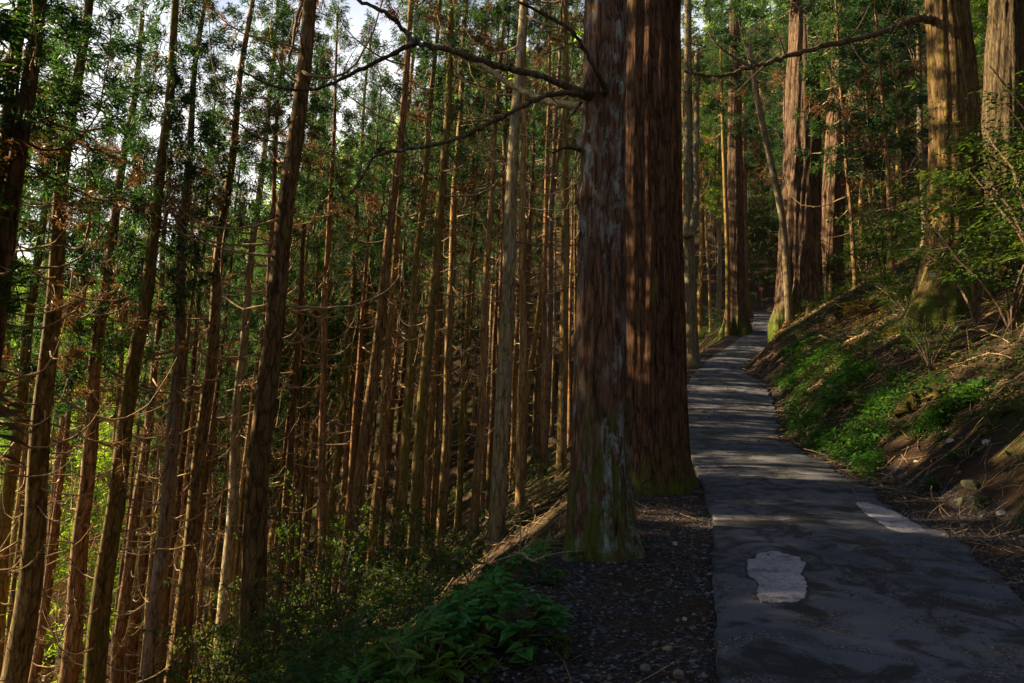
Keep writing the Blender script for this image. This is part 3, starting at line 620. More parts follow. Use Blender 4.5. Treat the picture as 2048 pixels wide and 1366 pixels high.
# slim trees above the bank and past the bend
RT2 = [(1722, 530, 1726, 200, 10, .34, 'tan', 'slim brown trunk rising from the bank between the knotty cedar and the mossy giant'),
       (1852, 490, 1832, 0, 11, .34, 'grey', 'pale patchy trunk high on the bank just before the mossy giant cedar'),
       (1785, 400, 1784, 0, 8, .34, 'red', 'thinner of a close pair of straight trunks high on the wooded bank'),
       (1797, 400, 1795, 0, 10, .38, 'tan', 'thicker of a close pair of straight trunks high on the wooded bank'),
       (1812, 380, 1813, 0, 5, .25, 'dark', 'very thin dark trunk beside the close pair high on the bank'),
       (1745, 430, 1747, 0, 7, .30, 'dark', 'thin shaded trunk behind the slim brown trunk on the bank'),
       (1977, 330, 1976, 0, 12, .36, 'grey', 'pale grey trunk seen between the two massive cedars of the bank'),
       (2024, 450, 2044, 250, 15, .40, 'tan', 'sunlit trunk tilting outwards behind the shaded massive cedar'),
       (1364, 690, 1368, 0, 7, .26, 'dark', 'thin dark trunk hugging the edge of the widest dark red cedar'),
       (1402, 640, 1404, 0, 7, .27, 'mossy', 'thin bright gold trunk beside the forked cedar'),
       (1413, 640, 1414, 0, 4, .25, 'tan', 'very thin trunk just past the thin gold one'),
       (1428, 645, 1430, 0, 6, .27, 'red', 'straight brown trunk midway between the forked cedar and the dark reddish one'),
       (1437, 640, 1440, 0, 7, .27, 'grey', 'pale whitish trunk close before the mossy thin leaner'),
       (1445, 645, 1449, 0, 5, .25, 'tan', 'thin tan trunk squeezed between the pale trunk and the mossy leaner')]
for xb, yb, xt, yt, wd, D, kind, label in RT2:
    d = D * F / wd; p = hit(xb, yb)
    if p is not None and xb > 1600: d = p[1]; D = wd * d / F
    base, lean, zb = line_base(xb, yb, xt, yt, d); hm = max(W(xb, (yb + yt) / 2, d)[2] - zb, .5)
    rs = (D / 2) / float(prof(np.array(hm))); placed.append((base[0], base[1]))
    make_tree('cedar_tree', label, 'tree', base, lean, rs, random.uniform(.85, 1.), kind, random.uniform(10, 14), 5, 'slim trees along the road and bank', 1.)
scatter_trees(32, (8, 62), (38, 92), 'faint trunk among the trees high on the wooded bank', 'far trees above the road', lambda x, y: 1330 < pxof(x, y) < 2150 and x > Rx(y) + 3, (3, 8), 2, 2.4, crs=CR + CRL)
for px, d, cb, cs, lab in [(1722, 33, 5.5, 1.2, 'young cedar with drooping green sprays between the knotty cedar and the mossy giant'), (1800, 30, 6., 1.3, 'young cedar with low feathery foliage just before the mossy giant cedar'), (1655, 46, 9, 1.5, 'cedar with bright foliage behind the giant ridged and knotty trunks'),
                           (1540, 62, 6, 1.5, 'green cedar standing in the gap over the end of the road'), (1425, 52, 9, 1.4, 'cedar crown filling the gap between the forked and the dark reddish cedars'), (2040, 33, 5, 1.5, 'young cedar at the picture edge behind the shaded massive cedar')]:
    x = (px - 1024) / F * d; placed.append((x, d))
    make_tree('cedar_tree', lab, 'tree', (x, d, g1(x, d)), random.uniform(-.02, .03), random.uniform(.6, .8), .75, 'red', cb, 5, 'young cedars by the giants', cs, crs=CR + CRL)
scatter_trees(16, (9, 40), (6, 34), 'unseen cedar added on the bank to hold back fill light', 'unseen bank cedars added against fill light', lambda x, y: pxof(x, y) > 2200, (7, 11), 0, 3, CW=2.)  # added outside the frame to cut sky fill from the bank side
scatter_trees(40, (-24, 26), (-34, -9.5), 'unseen cedar added behind the viewpoint to cut the fill light', 'unseen cedars added behind the viewpoint', lambda x, y: not (Lx(y) - .8 < x < Rx(y) + .8), (1, 5), 0, 2.6, CW=1.9)  # low crowned screen of trees added to close off sky fill from behind

# ------------------------------------------------------------------ broadleaf shrubs, plants
def leaf_quads(b, P, D, L, wd, m=0, g=rng, droop=.2, flat=.5):
    n = len(P); D = D / (np.linalg.norm(D, axis=1)[:, None] + 1e-9)
    up = np.array((0, 0, 1.)) + flat * g.standard_normal((n, 3)); s_ = np.cross(D, up); s_ /= np.linalg.norm(s_, axis=1)[:, None] + 1e-9
    L = np.broadcast_to(L, (n,))[:, None]; wd = np.broadcast_to(wd, (n,))[:, None]; nn = np.cross(s_, D)
    V = np.stack([P, P + D * L * .42 + s_ * wd * .5 + nn * wd * .12, P + D * L - np.array((0, 0, droop)) * L, P + D * L * .42 - s_ * wd * .5 + nn * wd * .12], 1).reshape(-1, 3)
    k = np.arange(n)[:, None] * 4
    b.add(V, np.concatenate([np.concatenate([k, k + 1, k + 2], 1), np.concatenate([k, k + 2, k + 3], 1)]), None, m)
def shrub_mesh(seed, H=1.8, Rm=1.1, stems=7, leaves=900, ls=.075, mat='broad', layered=False):
    g = np.random.default_rng(300 + seed); b = MB(); tips = []
    for k in range(stems):
        a = g.uniform(0, 6.28); rr = Rm * g.uniform(.3, 1.); h = H * g.uniform(.55, 1.); u = np.linspace(0, 1, 7)
        P = np.stack([math.cos(a) * rr * u ** 1.4, math.sin(a) * rr * u ** 1.4, h * u - .15 * h * u ** 3], -1) + .04 * g.standard_normal((7, 3)) * u[:, None]
        b.tube(P, .012 * H / 1.8 * (1 - .7 * u) + .003, 4, 1)
        for q in range(6):
            f = g.uniform(.35, 1); p0 = np.array([np.interp(f, u, P[:, i]) for i in range(3)]); a2 = g.uniform(0, 6.28); l2 = H * g.uniform(.15, .4)
            d = np.array((math.cos(a2), math.sin(a2), g.uniform(-.1, .4) if not layered else g.uniform(-.08, .12)))
            b.tube([p0, p0 + d * l2 * .5 + (0, 0, .02), p0 + d * l2], [.006, .004, .002], 3, 1); tips.append((p0, d * l2))
    per = max(leaves // len(tips), 1)
    for p0, d in tips:
        f = g.uniform(.15, 1.05, per)[:, None]; s_ = np.cross(d, (0, 0, 1.)); s_ = s_ / (np.linalg.norm(s_) + 1e-9)
        side = g.choice([-1, 1], per)[:, None]; sp = g.uniform(0, .5, per)[:, None] * np.linalg.norm(d)
        P = p0 + d * f + s_ * side * sp * (.15 if not layered else .6) + g.standard_normal((per, 3)) * (.035, .035, .035 if not layered else .02)
        D = d / np.linalg.norm(d) * .7 + s_ * side * .9 + g.standard_normal((per, 3)) * .3
        leaf_quads(b, P, D, g.uniform(.6, 1.3, per) * ls, g.uniform(.35, .6, per) * ls, 0, g)
    return b.mesh('leaves', [M[mat], M['limb']], False)
def heart_leaves(b, P, D, L, g, m=0):
    """broad pointed heart leaves with toothed edges, folded along the midrib"""
    ol = np.array([(0, 0), (-.08, .3), (.12, .46), (.36, .44), (.6, .30), (.82, .13), (1, 0)])
    for p, d, l in zip(P, D, L):
        d = d / np.linalg.norm(d); s_ = np.cross(d, np.array((0, -.25, 1.)) + .25 * g.standard_normal(3)); s_ /= np.linalg.norm(s_); nn = np.cross(s_, d)
        V = []; 
        for u, v in ol: V.append(p + d * u * l - np.array((0, 0, .13)) * l * u * u)
        for sg in (1, -1):
            for k, (u, v) in enumerate(ol):
                V.append(p + d * (u + (.025 if k % 2 else -.025)) * l + s_ * sg * v * l * .85 + nn * v * l * .1 - np.array((0, 0, .13)) * l * u * u)
        F4 = []
        for o in (7, 14): F4 += [(k, k + 1, o + k + 1, o + k) for k in range(6)]
        b.add(V, None, F4, m)
def clump_mesh(seed, Rm, H, n, ls, mat, mat2='twig'):
    g = np.random.default_rng(500 + seed); b = MB()
    for k in range(n):
        a = g.uniform(0, 6.28); rr = Rm * math.sqrt(g.random()); h = H * (1 - .55 * (rr / Rm) ** 2) * g.uniform(.5, 1.05)
        tip = np.array((math.cos(a) * rr, math.sin(a) * rr, h)); st = tip * (.35, .35, 0)
        b.tube([st, st * .5 + tip * .5 + (0, 0, h * .15), tip], [.004, .003, .0018], 4, 1)
        m = g.integers(3, 6); aa = g.uniform(0, 6.28) + np.arange(m) * 2.2
        D = np.stack([np.cos(aa), np.sin(aa), g.uniform(-.2, .12, m)], -1) + tip / (np.linalg.norm(tip) + .1) * .6 * (1, 1, 0)
        heart_leaves(b, np.repeat(tip[None], m, 0) - (0, 0, .02) * np.arange(m)[:, None], D, g.uniform(.6, 1.25, m) * ls, g)
    return b.mesh('leaves', [M[mat], M[mat2]], True)
def fern_mesh(seed, n=9, L=.55, mat='herb'):
    g = np.random.default_rng(700 + seed); b = MB()
    for k in range(n):
        a = k * 6.28 / n + g.uniform(-.3, .3); l = L * g.uniform(.7, 1.1); u = np.linspace(0, 1, 14); d = np.array((math.cos(a), math.sin(a), 0)); s_ = np.array((-d[1], d[0], 0))
        P = d * (l * u)[:, None]; P[:, 2] = l * (.75 * u - .75 * u ** 2.1); b.tube(P, .0035 * (1 - .7 * u), 3, 1, False)
        for sg in (1, -1):
            PP = P[2:]; wd = l * .3 * np.sin(np.linspace(.35, 1, 12) * math.pi) ** .8 + .01
            leaf_quads(b, PP, s_ * sg + d * .35 + .08 * g.standard_normal((12, 3)), wd, .035 * L / .55 + .003, 0, g, .15, .15)
    return b.mesh('fronds', [M[mat], M['twig']], False)
SH = [shrub_mesh(1), shrub_mesh(2, 2.2, 1.3, 8, 1100), shrub_mesh(3, 1.3, 1.0, 7, 700, .06)]
SHL = [shrub_mesh(11, 3.2, 1.8, 7, 1900, .095, 'broad', True), shrub_mesh(12, 2.6, 1.6, 6, 1500, .085, 'broad', True)]
SHY = [shrub_mesh(21, 1.5, 1.4, 7, 700, .085, 'yellow', True)]
FE = [fern_mesh(1), fern_mesh(2, 7, .45), fern_mesh(3, 10, .6)]
CL = {'nettle': [clump_mesh(1, .36, .40, 62, .095, 'nettle')], 'lime': [clump_mesh(2, .30, .3, 30, .10, 'lime')], 'small': [clump_mesh(3, .2, .16, 9, .075, 'herb'), clump_mesh(4, .16, .13, 6, .07, 'lime')]}
def plant(name, part, me, label, cat, p, sc, group=None, rz=None):
    e = root(name, label, cat, p, (0, 0, random.uniform(0, 6.28) if rz is None else rz), group); link(part, me, e, sc=sc); return e
# the leafy clumps on the near shoulder
def at(px, py): return hit(px, py)
plant('nettle_plant', 'leaves', CL['nettle'][0], 'large clump of broad blue green toothed leaves on the shoulder edge', 'plant', at(1000, 1290), 1.25)
plant('nettle_plant', 'leaves', CL['nettle'][0], 'lower half of the blue green leaf mass, spilling down the slope side', 'plant', at(925, 1300), .95)
plant('leafy_plant', 'leaves', CL['lime'][0], 'bright yellow green leafy clump at the very bottom below the blue green leaves', 'plant', at(850, 1385), 1.35)
for px, py, k, s_, lab in [(1265, 1098, 0, .9, 'small plant of light green leaves beside the foot of the lichened giant'), (1325, 1015, 1, .55, 'tiny sprout of three heart leaves in gravel before the widest trunk'),
                           (1165, 1118, 0, 1.1, 'low green herb at the foot of the lichened giant, slope side'), (1085, 1160, 0, 1.2, 'low spread of green leaves on brown litter above the blue green clump'),
                           (1110, 1290, 1, .8, 'weak pale seedling on gravel beside the blue green clump'), (1130, 1320, 0, .6, 'small seedling with round leaves at the bottom gravel edge'),
                           (1960, 1010, 1, 1.3, 'bright green herb growing by the orange stone at the bank foot'), (1935, 915, 0, 1.5, 'dark green herb on bare bank soil above the mossy boulder'),
                           (1870, 970, 0, 1.3, 'dark green herb between gravel verge and mossy boulder'), (1880, 875, 0, 1.2, 'small dark herb below the two pale stones of the bank'),
                           (2035, 458, 1, 3.2, 'single spray of bright green leaves hanging before the shaded massive cedar'), (1020, 1140, 0, 1.3, 'green ground herb beside a fallen branch on the slope edge'),
                           (900, 1160, 1, 1.4, 'yellowish herb low on the slope under the olive cedars'), (1200, 1110, 1, .8, 'lime green sprout against the mossy trunk foot'), (960, 1200, 0, 1.3, 'loose green herb just above the blue green clump')]:
    p = at(px, py)
    if px == 2035: p = at(2040, 620)
    plant('herb_plant', 'leaves', CL['small'][k], lab, 'plant', p, s_)
# understory bushes down the slope
SLAB = ['dusty green bush wrapped round the foot of the %s', 'thin leafed bush growing just below the %s']
bl = [(430, 1010, 22, 0, 1.1), (500, 1060, 15, 1, .9), (560, 1130, 13, 0, .9), (470, 1200, 16, 1, 1.), (620, 980, 20, 1, 1.1), (640, 1150, 12, 2, 1.), (690, 930, 22, 0, 1.2), (750, 960, 20, 1, 1.1), (820, 960, 24, 2, 1.3), (590, 1250, 10, 2, 1.),
      (880, 1000, 19, 0, 1.1), (930, 1010, 18, 2, 1.2), (1000, 940, 24, 1, 1.), (1090, 880, 26, 0, 1.), (700, 1280, 9, 2, .9), (540, 1330, 10, 2, 1.), (860, 1080, 14, 2, .9), (940, 1090, 11, 2, .7), (660, 1060, 16, 1, 1.1), (780, 1080, 15, 0, .8)]
blab = ['sparse grey green bush before the rust red cedar', 'leafy bush half hiding the big smooth cedar', 'tall bush directly below the big smooth cedar', 'low dark bush at the picture bottom before the pale stubbed cedar', 'loose bush with bare shoots past the big smooth cedar', 'dry twiggy bush on the slope below the thin trunks', 'layered green bush behind the orange brown cedar', 'layered green bush before the twin gold cedar', 'dim bush behind the olive cedars', 'low bush at the bottom among dead sticks',
        'yellow green bush beside the burred cedar foot', 'yellow green bush at the lichened cedar foot', 'bush with bright leaves between the lichened and leaning gold cedars', 'bush in the gloom under the smooth gold cedar', 'scrubby bush low beside the yellow green clump', 'scrubby bush at the bottom, below the big smooth cedar foot', 'dense low bush under the olive cedars', 'small round bush by the fallen branches', 'bush veiling the thin trunks past the big smooth cedar', 'bush between orange brown cedar and the olive cedars']
ub = 0
while ub < 26:
    y = random.uniform(9, 24); x = float(Lx(y)) - random.uniform(3.5, 13)
    if 330 < pxof(x, y) < 900:
        ub += 1; plant('slope_bush', 'foliage', random.choice(SH), 'thin leafy bush of the scrub between the cedar trunks', 'bush', (x, y, g1(x, y)), (random.uniform(.6, 1.1),) * 2 + (random.uniform(.7, 1.5),), 'scrub bushes of the slope')
for (px, py, d, k, s_), lab in zip(bl, blab):
    x = (px - 1024) / F * d
    y = d; z = g1(x, y); tz = W(px, py, d)[2]
    plant('slope_bush', 'foliage', SH[k], lab, 'bush', (x, y, z), (s_, s_, s_ * min(max((tz - z) / 1.6, .8), 2.2)), 'bushes on the slope')
# maples and bushes on the bank
MP = [shrub_mesh(31, 6.5, 2.6, 6, 2600, .12, 'broad', True), shrub_mesh(32, 5.2, 2.2, 5, 2200, .11, 'broad', True)]
for px, d, k, s_, lab in [(2120, 14.0, 0, 1., 'tall maple whose flat leafy sprays hang before the mossy giant cedar'), (2190, 17, 0, 1.15, 'tall maple at the picture edge, veiling the shaded massive cedar'), (1930, 23, 1, 1.1, 'maple rising behind the mossy giant cedar'), (1800, 36, 0, 1.2, 'tall broadleaf tree beside the close pair of trunks'), (1700, 44, 1, 1.3, 'broadleaf tree in the shade behind the slim brown trunk')]:
    x = (px - 1024) / F * d; plant('maple_tree', 'foliage', MP[k], lab, 'tree', (x, d, g1(x, d)), s_, 'maples on the wooded bank')
rb = [(1960, 640, 17, 0, 1.5, 'maple sprays with flat layered leaves before the massive mossy cedar'), (2030, 640, 15, 1, 1.6, 'maple bush at the picture edge before the shaded massive cedar'), (1985, 560, 20, 0, 1.3, 'maple sapling rising between the two massive cedars'),
      (1830, 600, 22, 1, 1.2, 'leafy bush on the bank just before the mossy giant foot'), (1780, 560, 30, 0, 1.5, 'green sapling below the close pair of trunks'), (1700, 560, 36, 1, 1.4, 'dark bush behind the yellow leaved one'), (1740, 500, 40, 0, 1.6, 'tall green bush behind the slim brown trunk'),
      (1462, 610, 56, 1, 1.0, 'dim bush behind the foot of the dark reddish cedar'), (1520, 560, 56, 0, 1.8, 'green sapling over the far end of the road'), (1550, 480, 60, 0, 2.2, 'bright green sapling seen through the gap beside the giant ridged cedar'), (1820, 500, 38, 1, 1.8, 'shaded sapling behind the pale patchy trunk'),
      (1690, 480, 48, 0, 2., 'tall sapling between the knotty cedar and the slim brown trunk'), (2045, 520, 19, 0, 1.8, 'high maple with yellowing leaves at the picture edge'), (1500, 590, 62, 1, 1.4, 'low bush across the road end behind the small cedar'), (1410, 690, 38, 1, .8, 'roadside bush behind the forked cedar'), (1440, 660, 44, 0, .8, 'roadside bush before the dark reddish cedar')]
for px, py, d, k, s_, lab in rb:
    x = (px - 1024) / F * d; plant('bank_bush', 'foliage', SHL[k], lab, 'bush', (x, d, g1(x, d)), s_, 'bushes on the wooded bank')
for px, py, s_, lab in [(1715, 640, 1.0, 'yellow leaved bush on the bank below the knotty cedar'), (1770, 610, .8, 'smaller yellow tinged bush beside the yellow leaved one')]:
    plant('yellow_bush', 'foliage', SHY[0], lab, 'bush', at(px, py), s_)
k = 0; flab = ['fern arching over the verge', 'fern in the lit middle of the bank', 'fern under the yellow bush', 'fern high on the bank']
FL = [(1620, 790, 1.0, 'green fern low on the bank where the road dips'), (1660, 760, 1.1, 'fern with long fronds in the sunlit middle of the bank'), (1700, 800, 1.3, 'fern above the bright herb carpet'), (1640, 720, 1., 'small sunlit fern under the curling root'), (1760, 740, 1.2, 'fern in the shade below the mossy giant cedar'),
      (1690, 880, .9, 'blue green fern at the lower end of the herb carpet'), (1600, 740, .9, 'fern beside the mossy verge hump'), (1810, 690, 1.2, 'dim fern among dead twigs high on the bank'), (1580, 765, .8, 'yellowish fern right at the road bend'), (1740, 690, 1.1, 'yellow green fern near the lit bank crest')]
for px, py, s_, lab in FL:
    plant('fern', 'fronds', FE[k % 3], lab, 'fern', at(px, py), s_, 'ferns on the bank'); k += 1

# ------------------------------------------------------------------ ground stuff
def slope_pts(n, xr, yr, keep):
    out = []
    while len(out) < n:
        m = 4 * n; y = yr[0] + (yr[1] - yr[0]) * rng.random(m) ** 1.6; u = rng.random(m)
        x = xr(y)[0] + (xr(y)[1] - xr(y)[0]) * u; ok = keep(x, y)
        out += list(np.stack([x[ok], y[ok]], -1))
    P = np.array(out[:n]); return np.c_[P, ground(P[:, 0], P[:, 1])]
def stuff(name, me): o = link(name, me); o['kind'] = 'stuff'; return o
left = lambda y: (Lx(y) - 9, Lx(y) - .05)
rightb = lambda y: (Rx(y) + .05, Rx(y) + 10)
onplant = lambda x, y: np.ones(len(x), bool)
# pebbles on the two shoulders
PL = slope_pts(5200, lambda y: (Lx(y) - shoulder(y) * 1.05, Lx(y)), (3.2, 16), onplant); PR = slope_pts(3200, lambda y: (Rx(y) - .25, Rx(y) + vergew(y) + .25), (3.5, 24), onplant)
PD = slope_pts(3000, lambda y: (Lx(y), Rx(y)), (3.2, 13), lambda x, y: fbm(x * .8, y * .8, 77, 3) > .02); PD[:, 2] = [road_z(a, b) for a, b in PD[:, :2]]
P = np.concatenate([PL, PR, PD]); n = len(P)
o6 = np.array([(1, 0, 0), (-1, 0, 0), (0, 1, 0), (0, -1, 0), (0, 0, 1), (0, 0, -1)], float); f8 = np.array([(0, 2, 4), (2, 1, 4), (1, 3, 4), (3, 0, 4), (2, 0, 5), (1, 2, 5), (3, 1, 5), (0, 3, 5)])
sz = .006 + .016 * rng.random(n) ** 3; sz[-3000:] *= .5
V = P[:, None, :] + o6[None] * sz[:, None, None] * rng.uniform(.6, 1.5, (n, 6, 1)) * np.array((1.2, 1.2, .75)); V[:, :, 2] += sz[:, None] * .3
stuff('gravel', mk_mesh('gravel', V, (np.arange(n)[:, None, None] * 6 + f8[None]).reshape(-1, 3), None, [M['pebble']], smooth=False))
# leaf litter
PL = slope_pts(9000, left, (3.2, 28), onplant); PR = slope_pts(14000, rightb, (4.5, 44), onplant)
PV = slope_pts(2600, lambda y: (Rx(y) - .1, Rx(y) + .7), (4, 32), onplant); PX = slope_pts(260, lambda y: (Lx(y), Rx(y)), (3.5, 30), onplant); PX[:, 2] = [road_z(a, b_) for a, b_ in PX[:, :2]]
PW = slope_pts(900, lambda y: (Lx(y) - .8, Lx(y) + .3), (9, 44), onplant)
PY = slope_pts(2600, lambda y: (Lx(y) - shoulder(y) * 1.1, Lx(y)), (3.3, 13), lambda x, y: fbm(x * 1.1, y * 1.1, 66, 3) > -.1)
P = np.concatenate([PL, PR, PV, PW, PX, PY]); n = len(P); b = MB(); D = rng.standard_normal((n, 3)) * (1, 1, .35); Ls = rng.uniform(.02, .065, n) * np.clip(P[:, 1] / 12, .8, 2)
leaf_quads(b, P + (0, 0, .015), D, Ls, Ls * .5, 0, rng, .1, .5); stuff('leaf_litter', b.mesh('leaf_litter', [M['litter']], False))
# needles and thin twigs lying about
b = MB()
PT = np.concatenate([slope_pts(1500, lambda y: (Lx(y) - 9, Lx(y) - shoulder(y) + .25), (3.5, 26), onplant), slope_pts(130, left, (3.5, 12), onplant), slope_pts(5200, rightb, (5, 44), onplant)])
for p in PT:
    l = rng.uniform(.12, .75) * min(max(p[1] / 12, .6), 1.6); a = rng.uniform(0, 6.28); d = np.array((math.cos(a), math.sin(a))); q = np.linspace(-.5, .5, 4)
    xy = p[:2] + np.outer(q * l, d) + np.outer(q ** 2 * l * rng.uniform(-.5, .5), (-d[1], d[0])); z = ground(xy[:, 0], xy[:, 1]) + .015 + rng.uniform(0, .3) * rng.random() * (q + .5)
    b.tube(np.c_[xy, z], rng.uniform(.0025, .006) * min(max(p[1] / 10, .8), 2), 3, 0, False)
stuff('fallen_twigs', b.mesh('fallen_twigs', [M['twig']]))
# green carpet of herbs on the bank and thin herbs on the slope edge
def carpet(name, P, mat, ls, hh):
    n = len(P); b = MB(); k = 5; Q = np.repeat(P, k, 0) + rng.standard_normal((n * k, 3)) * (.05, .05, 0) + np.c_[np.zeros((n * k, 2)), rng.uniform(.02, hh, n * k)]
    D = rng.standard_normal((n * k, 3)) * (1, 1, .3); L = np.repeat(rng.uniform(.45, 1.7, n), k) * rng.uniform(.7, 1.3, n * k) * ls; leaf_quads(b, Q, D, L, L * .5, 0, rng, .2, .35); stuff(name, b.mesh(name, [M[mat]], False))
dens = lambda x, y: fbm(x * .55, y * .55, 91, 3)
carpet('verge_herbs', slope_pts(1500, lambda y: (Rx(y) + vergew(y) + .05, Rx(y) + 5), (5.5, 15), lambda x, y: (dens(x * 1.7, y * 1.7) > .12)), 'herb', .06, .22)
carpet('herb_carpet', slope_pts(3000, lambda y: (Rx(y) + .25, Rx(y) + 2.6), (12.5, 30), lambda x, y: (dens(x * 1.6, y * 1.6) > -.05)), 'herb', .085, .36)
carpet('bank_undergrowth', slope_pts(12000, lambda y: (Rx(y) + 1.2, Rx(y) + 17), (7, 52), lambda x, y: (dens(x, y) > -.12)), 'broad', .08, .45)
ub = 0
while ub < 42:
    y = random.uniform(11, 48); x = float(Rx(y)) + random.uniform(2.2, 15)
    if 1560 < pxof(x, y) < 2200 and not (abs(x - 12.9) < 1.6 and y < 21):
        ub += 1; plant('bank_bush', 'foliage', random.choice(SH), 'low leafy bush in the undergrowth of the wooded bank', 'bush', (x, y, g1(x, y)), random.uniform(.55, 1.0), 'low undergrowth bushes of the bank')
carpet('slope_undergrowth', slope_pts(6500, lambda y: (Lx(y) - 14, Lx(y) - shoulder(y) - .2), (4.2, 30), lambda x, y: (dens(x, y) > -.1) & ~((pxof(x, np.maximum(y, .1)) > 900) & (y > 7) & (y < 15))), 'broad', .065, .5)
carpet('edge_herbs', slope_pts(650, lambda y: (Lx(y) - shoulder(y) - 1.3, Lx(y) - shoulder(y) + .15), (3.4, 9), lambda x, y: (dens(x * 1.6, y * 1.6) > -.05)), 'nettle', .05, .14)
carpet('yellow_herbs', slope_pts(900, lambda y: (Rx(y) + .3, Rx(y) + 8), (20, 46), lambda x, y: (dens(x + 9, y) > .1)), 'yellow', .06, .4)

# fallen branches, logs, rocks
def fallen(name, label, cat, P, r1, r2, mk, group=None, twigs=0):
    P = np.array(P); c = P[0].copy(); e = None; b = MB(); Q = catmull(P - c, 6); u = np.linspace(0, 1, len(Q)); Q[1:] += r1 * .5 * rng.standard_normal((len(Q) - 1, 3))
    b.tube(Q, r1 + (r2 - r1) * u, 7 if r1 > .03 else 5)
    for _ in range(twigs):
        i = rng.integers(1, len(Q) - 1); d = rng.standard_normal(3) * (1, 1, .5) + (0, 0, .4); d /= np.linalg.norm(d); l = rng.uniform(.2, .7); q = np.linspace(0, 1, 4)
        b.tube(Q[i] + np.outer(q * l, d) + np.outer(q ** 2, rng.standard_normal(3) * .1), r2 * .8 * (1 - .7 * q) + .0015, 4)
    return tag(link(name, b.mesh(name, [M[mk]]), None, c), label, cat, group)
def onground(pl, lift=.03):
    out = []
    for px, py in pl:
        p = at(px, py); out.append(p + (0, 0, lift))
    return out
fallen('fallen_log', 'mossy broken log lying across the bare bank soil', 'log', onground([(1800, 835), (1840, 815), (1890, 792)], .08), .13, .09, 'log')
fallen('fallen_log', 'dark mossy log slanting down the bank near the picture edge', 'log', onground([(1965, 875), (1990, 840), (2040, 815)], .06), .08, .07, 'log')
fallen('bank_root', 'thin pale root twisting down the bare bank below the broken log', 'root', onground([(1868, 825), (1850, 850), (1838, 875), (1836, 905)], .05), .025, .01, 'root')
fallen('bank_root', 'thicker brown root beside the pale twisting one on the bank', 'root', onground([(1850, 832), (1826, 858), (1830, 890)], .05), .035, .012, 'root')
FB = [([(990, 1128), (1040, 1135), (1090, 1150)], .02, 'short peeled branch lying on the slope edge above the green clump'), ([(940, 1180), (965, 1140), (980, 1110)], .014, 'reddish stick propped up behind the blue green clump'),
      ([(1005, 1000), (1060, 985), (1110, 970)], .025, 'brown dead branch leaning beside the lichened giant foot'), ([(960, 1040), (1030, 1040), (1110, 1020)], .02, 'dead branch in the brush pile below the smooth gold cedar'),
      ([(1000, 1060), (1060, 1030), (1120, 1000)], .02, 'upper crooked branch of the brush pile'), ([(900, 1130), (950, 1110), (1010, 1090)], .016, 'long dry stick across the slope under the brush pile'), ([(1030, 1080), (1075, 1050), (1115, 1050)], .012, 'curled dry twig close to the lichened giant foot'),
      ([(700, 1290), (760, 1250), (800, 1240)], .016, 'crooked bare branch low in the scrub, catching light'), ([(640, 1200), (700, 1180), (790, 1200)], .014, 'arched bare shoot in the scrub below the thin trunks'), ([(730, 1170), (800, 1100), (870, 1130)], .016, 'long bent dead branch before the olive cedars'),
      ([(1690, 690), (1760, 660), (1800, 645)], .02, 'pale stick on the sunlit bank crest'), ([(1880, 690), (1950, 670), (2020, 690)], .022, 'bare branch in the dark tangle under the mossy giant'), ([(1900, 740), (1980, 720), (2048, 730)], .018, 'lower pale twig of the dark tangle at the picture edge'), ([(1790, 700), (1840, 690), (1880, 650)], .018, 'dry stick between lit crest and dark tangle'),
      ([(1600, 690), (1640, 680), (1680, 690)], .022, 'dead stick beside the curling root'), ([(1880, 940), (1850, 970), (1836, 985)], .014, 'thin bare stick stuck in the bank above the verge'), ([(1720, 1010), (1700, 985), (1690, 970)], .01, 'little stick on the gravel verge')]
for pl, r, lab in FB:
    Pg = onground(pl, .06); Pg[1][2] += .08; fallen('fallen_branch', lab, 'branch', Pg, r * max(1, Pg[0][1] / 12), r * .4 * max(1, Pg[0][1] / 14), 'twig', 'dead branches on the ground', 4)
e = root('brush_pile', 'brown tangle of dead branches piled beside the lichened giant on the slope edge', 'brush pile', at(1060, 1020)); b = MB(); c = np.array(e.location)
for _ in range(170):
    x = c[0] + rng.uniform(-1.1, .75); y = c[1] + rng.uniform(-1.6, 2.2); p = np.array((x, y, g1(x, y) + rng.uniform(.0, .32))); a = rng.normal(.55, .5) ; l = rng.uniform(.3, 1.1); q = np.linspace(-.5, .5, 5)
    d = np.array((math.cos(a), math.sin(a) * .6, .55 * math.cos(a) + rng.uniform(-.25, .25))); cu = rng.standard_normal(3) * .25
    b.tube(p - c + np.outer(q * l, d) + np.outer(q ** 2 * l, cu), rng.uniform(.004, .011) * (1 - .5 * (q + .5)), 4)
link('branches', b.mesh('branches', [M['twig']]), e)['kind'] = 'stuff'
def rock(label, px, py, s_, mk, sc=(1, .8, .7), seed=0, name='rock'):
    p = at(px, py); g = np.random.default_rng(seed + 900); import bmesh
    bm = bmesh.new(); bmesh.ops.create_icosphere(bm, subdivisions=3, radius=1)
    pl = [(g.standard_normal(3), g.uniform(.45, .85)) for _ in range(11)]
    for v in bm.verts:
        c_ = np.array(v.co)
        for nrm, o in pl:
            nrm = nrm / np.linalg.norm(nrm); dd = c_ @ nrm
            if dd > o: c_ = c_ - nrm * (dd - o) * .92
        v.co = c_ * np.array(sc) * s_ * (1 + .03 * g.standard_normal())
    me_ = bpy.data.meshes.new(name); bm.to_mesh(me_); bm.free(); me_.materials.append(M[mk])
    return tag(link(name, me_, None, (p[0], p[1], p[2] + s_ * .25), (g.uniform(-.3, .3), g.uniform(-.3, .3), g.uniform(0, 6))), label, 'rock', 'stones along the road')
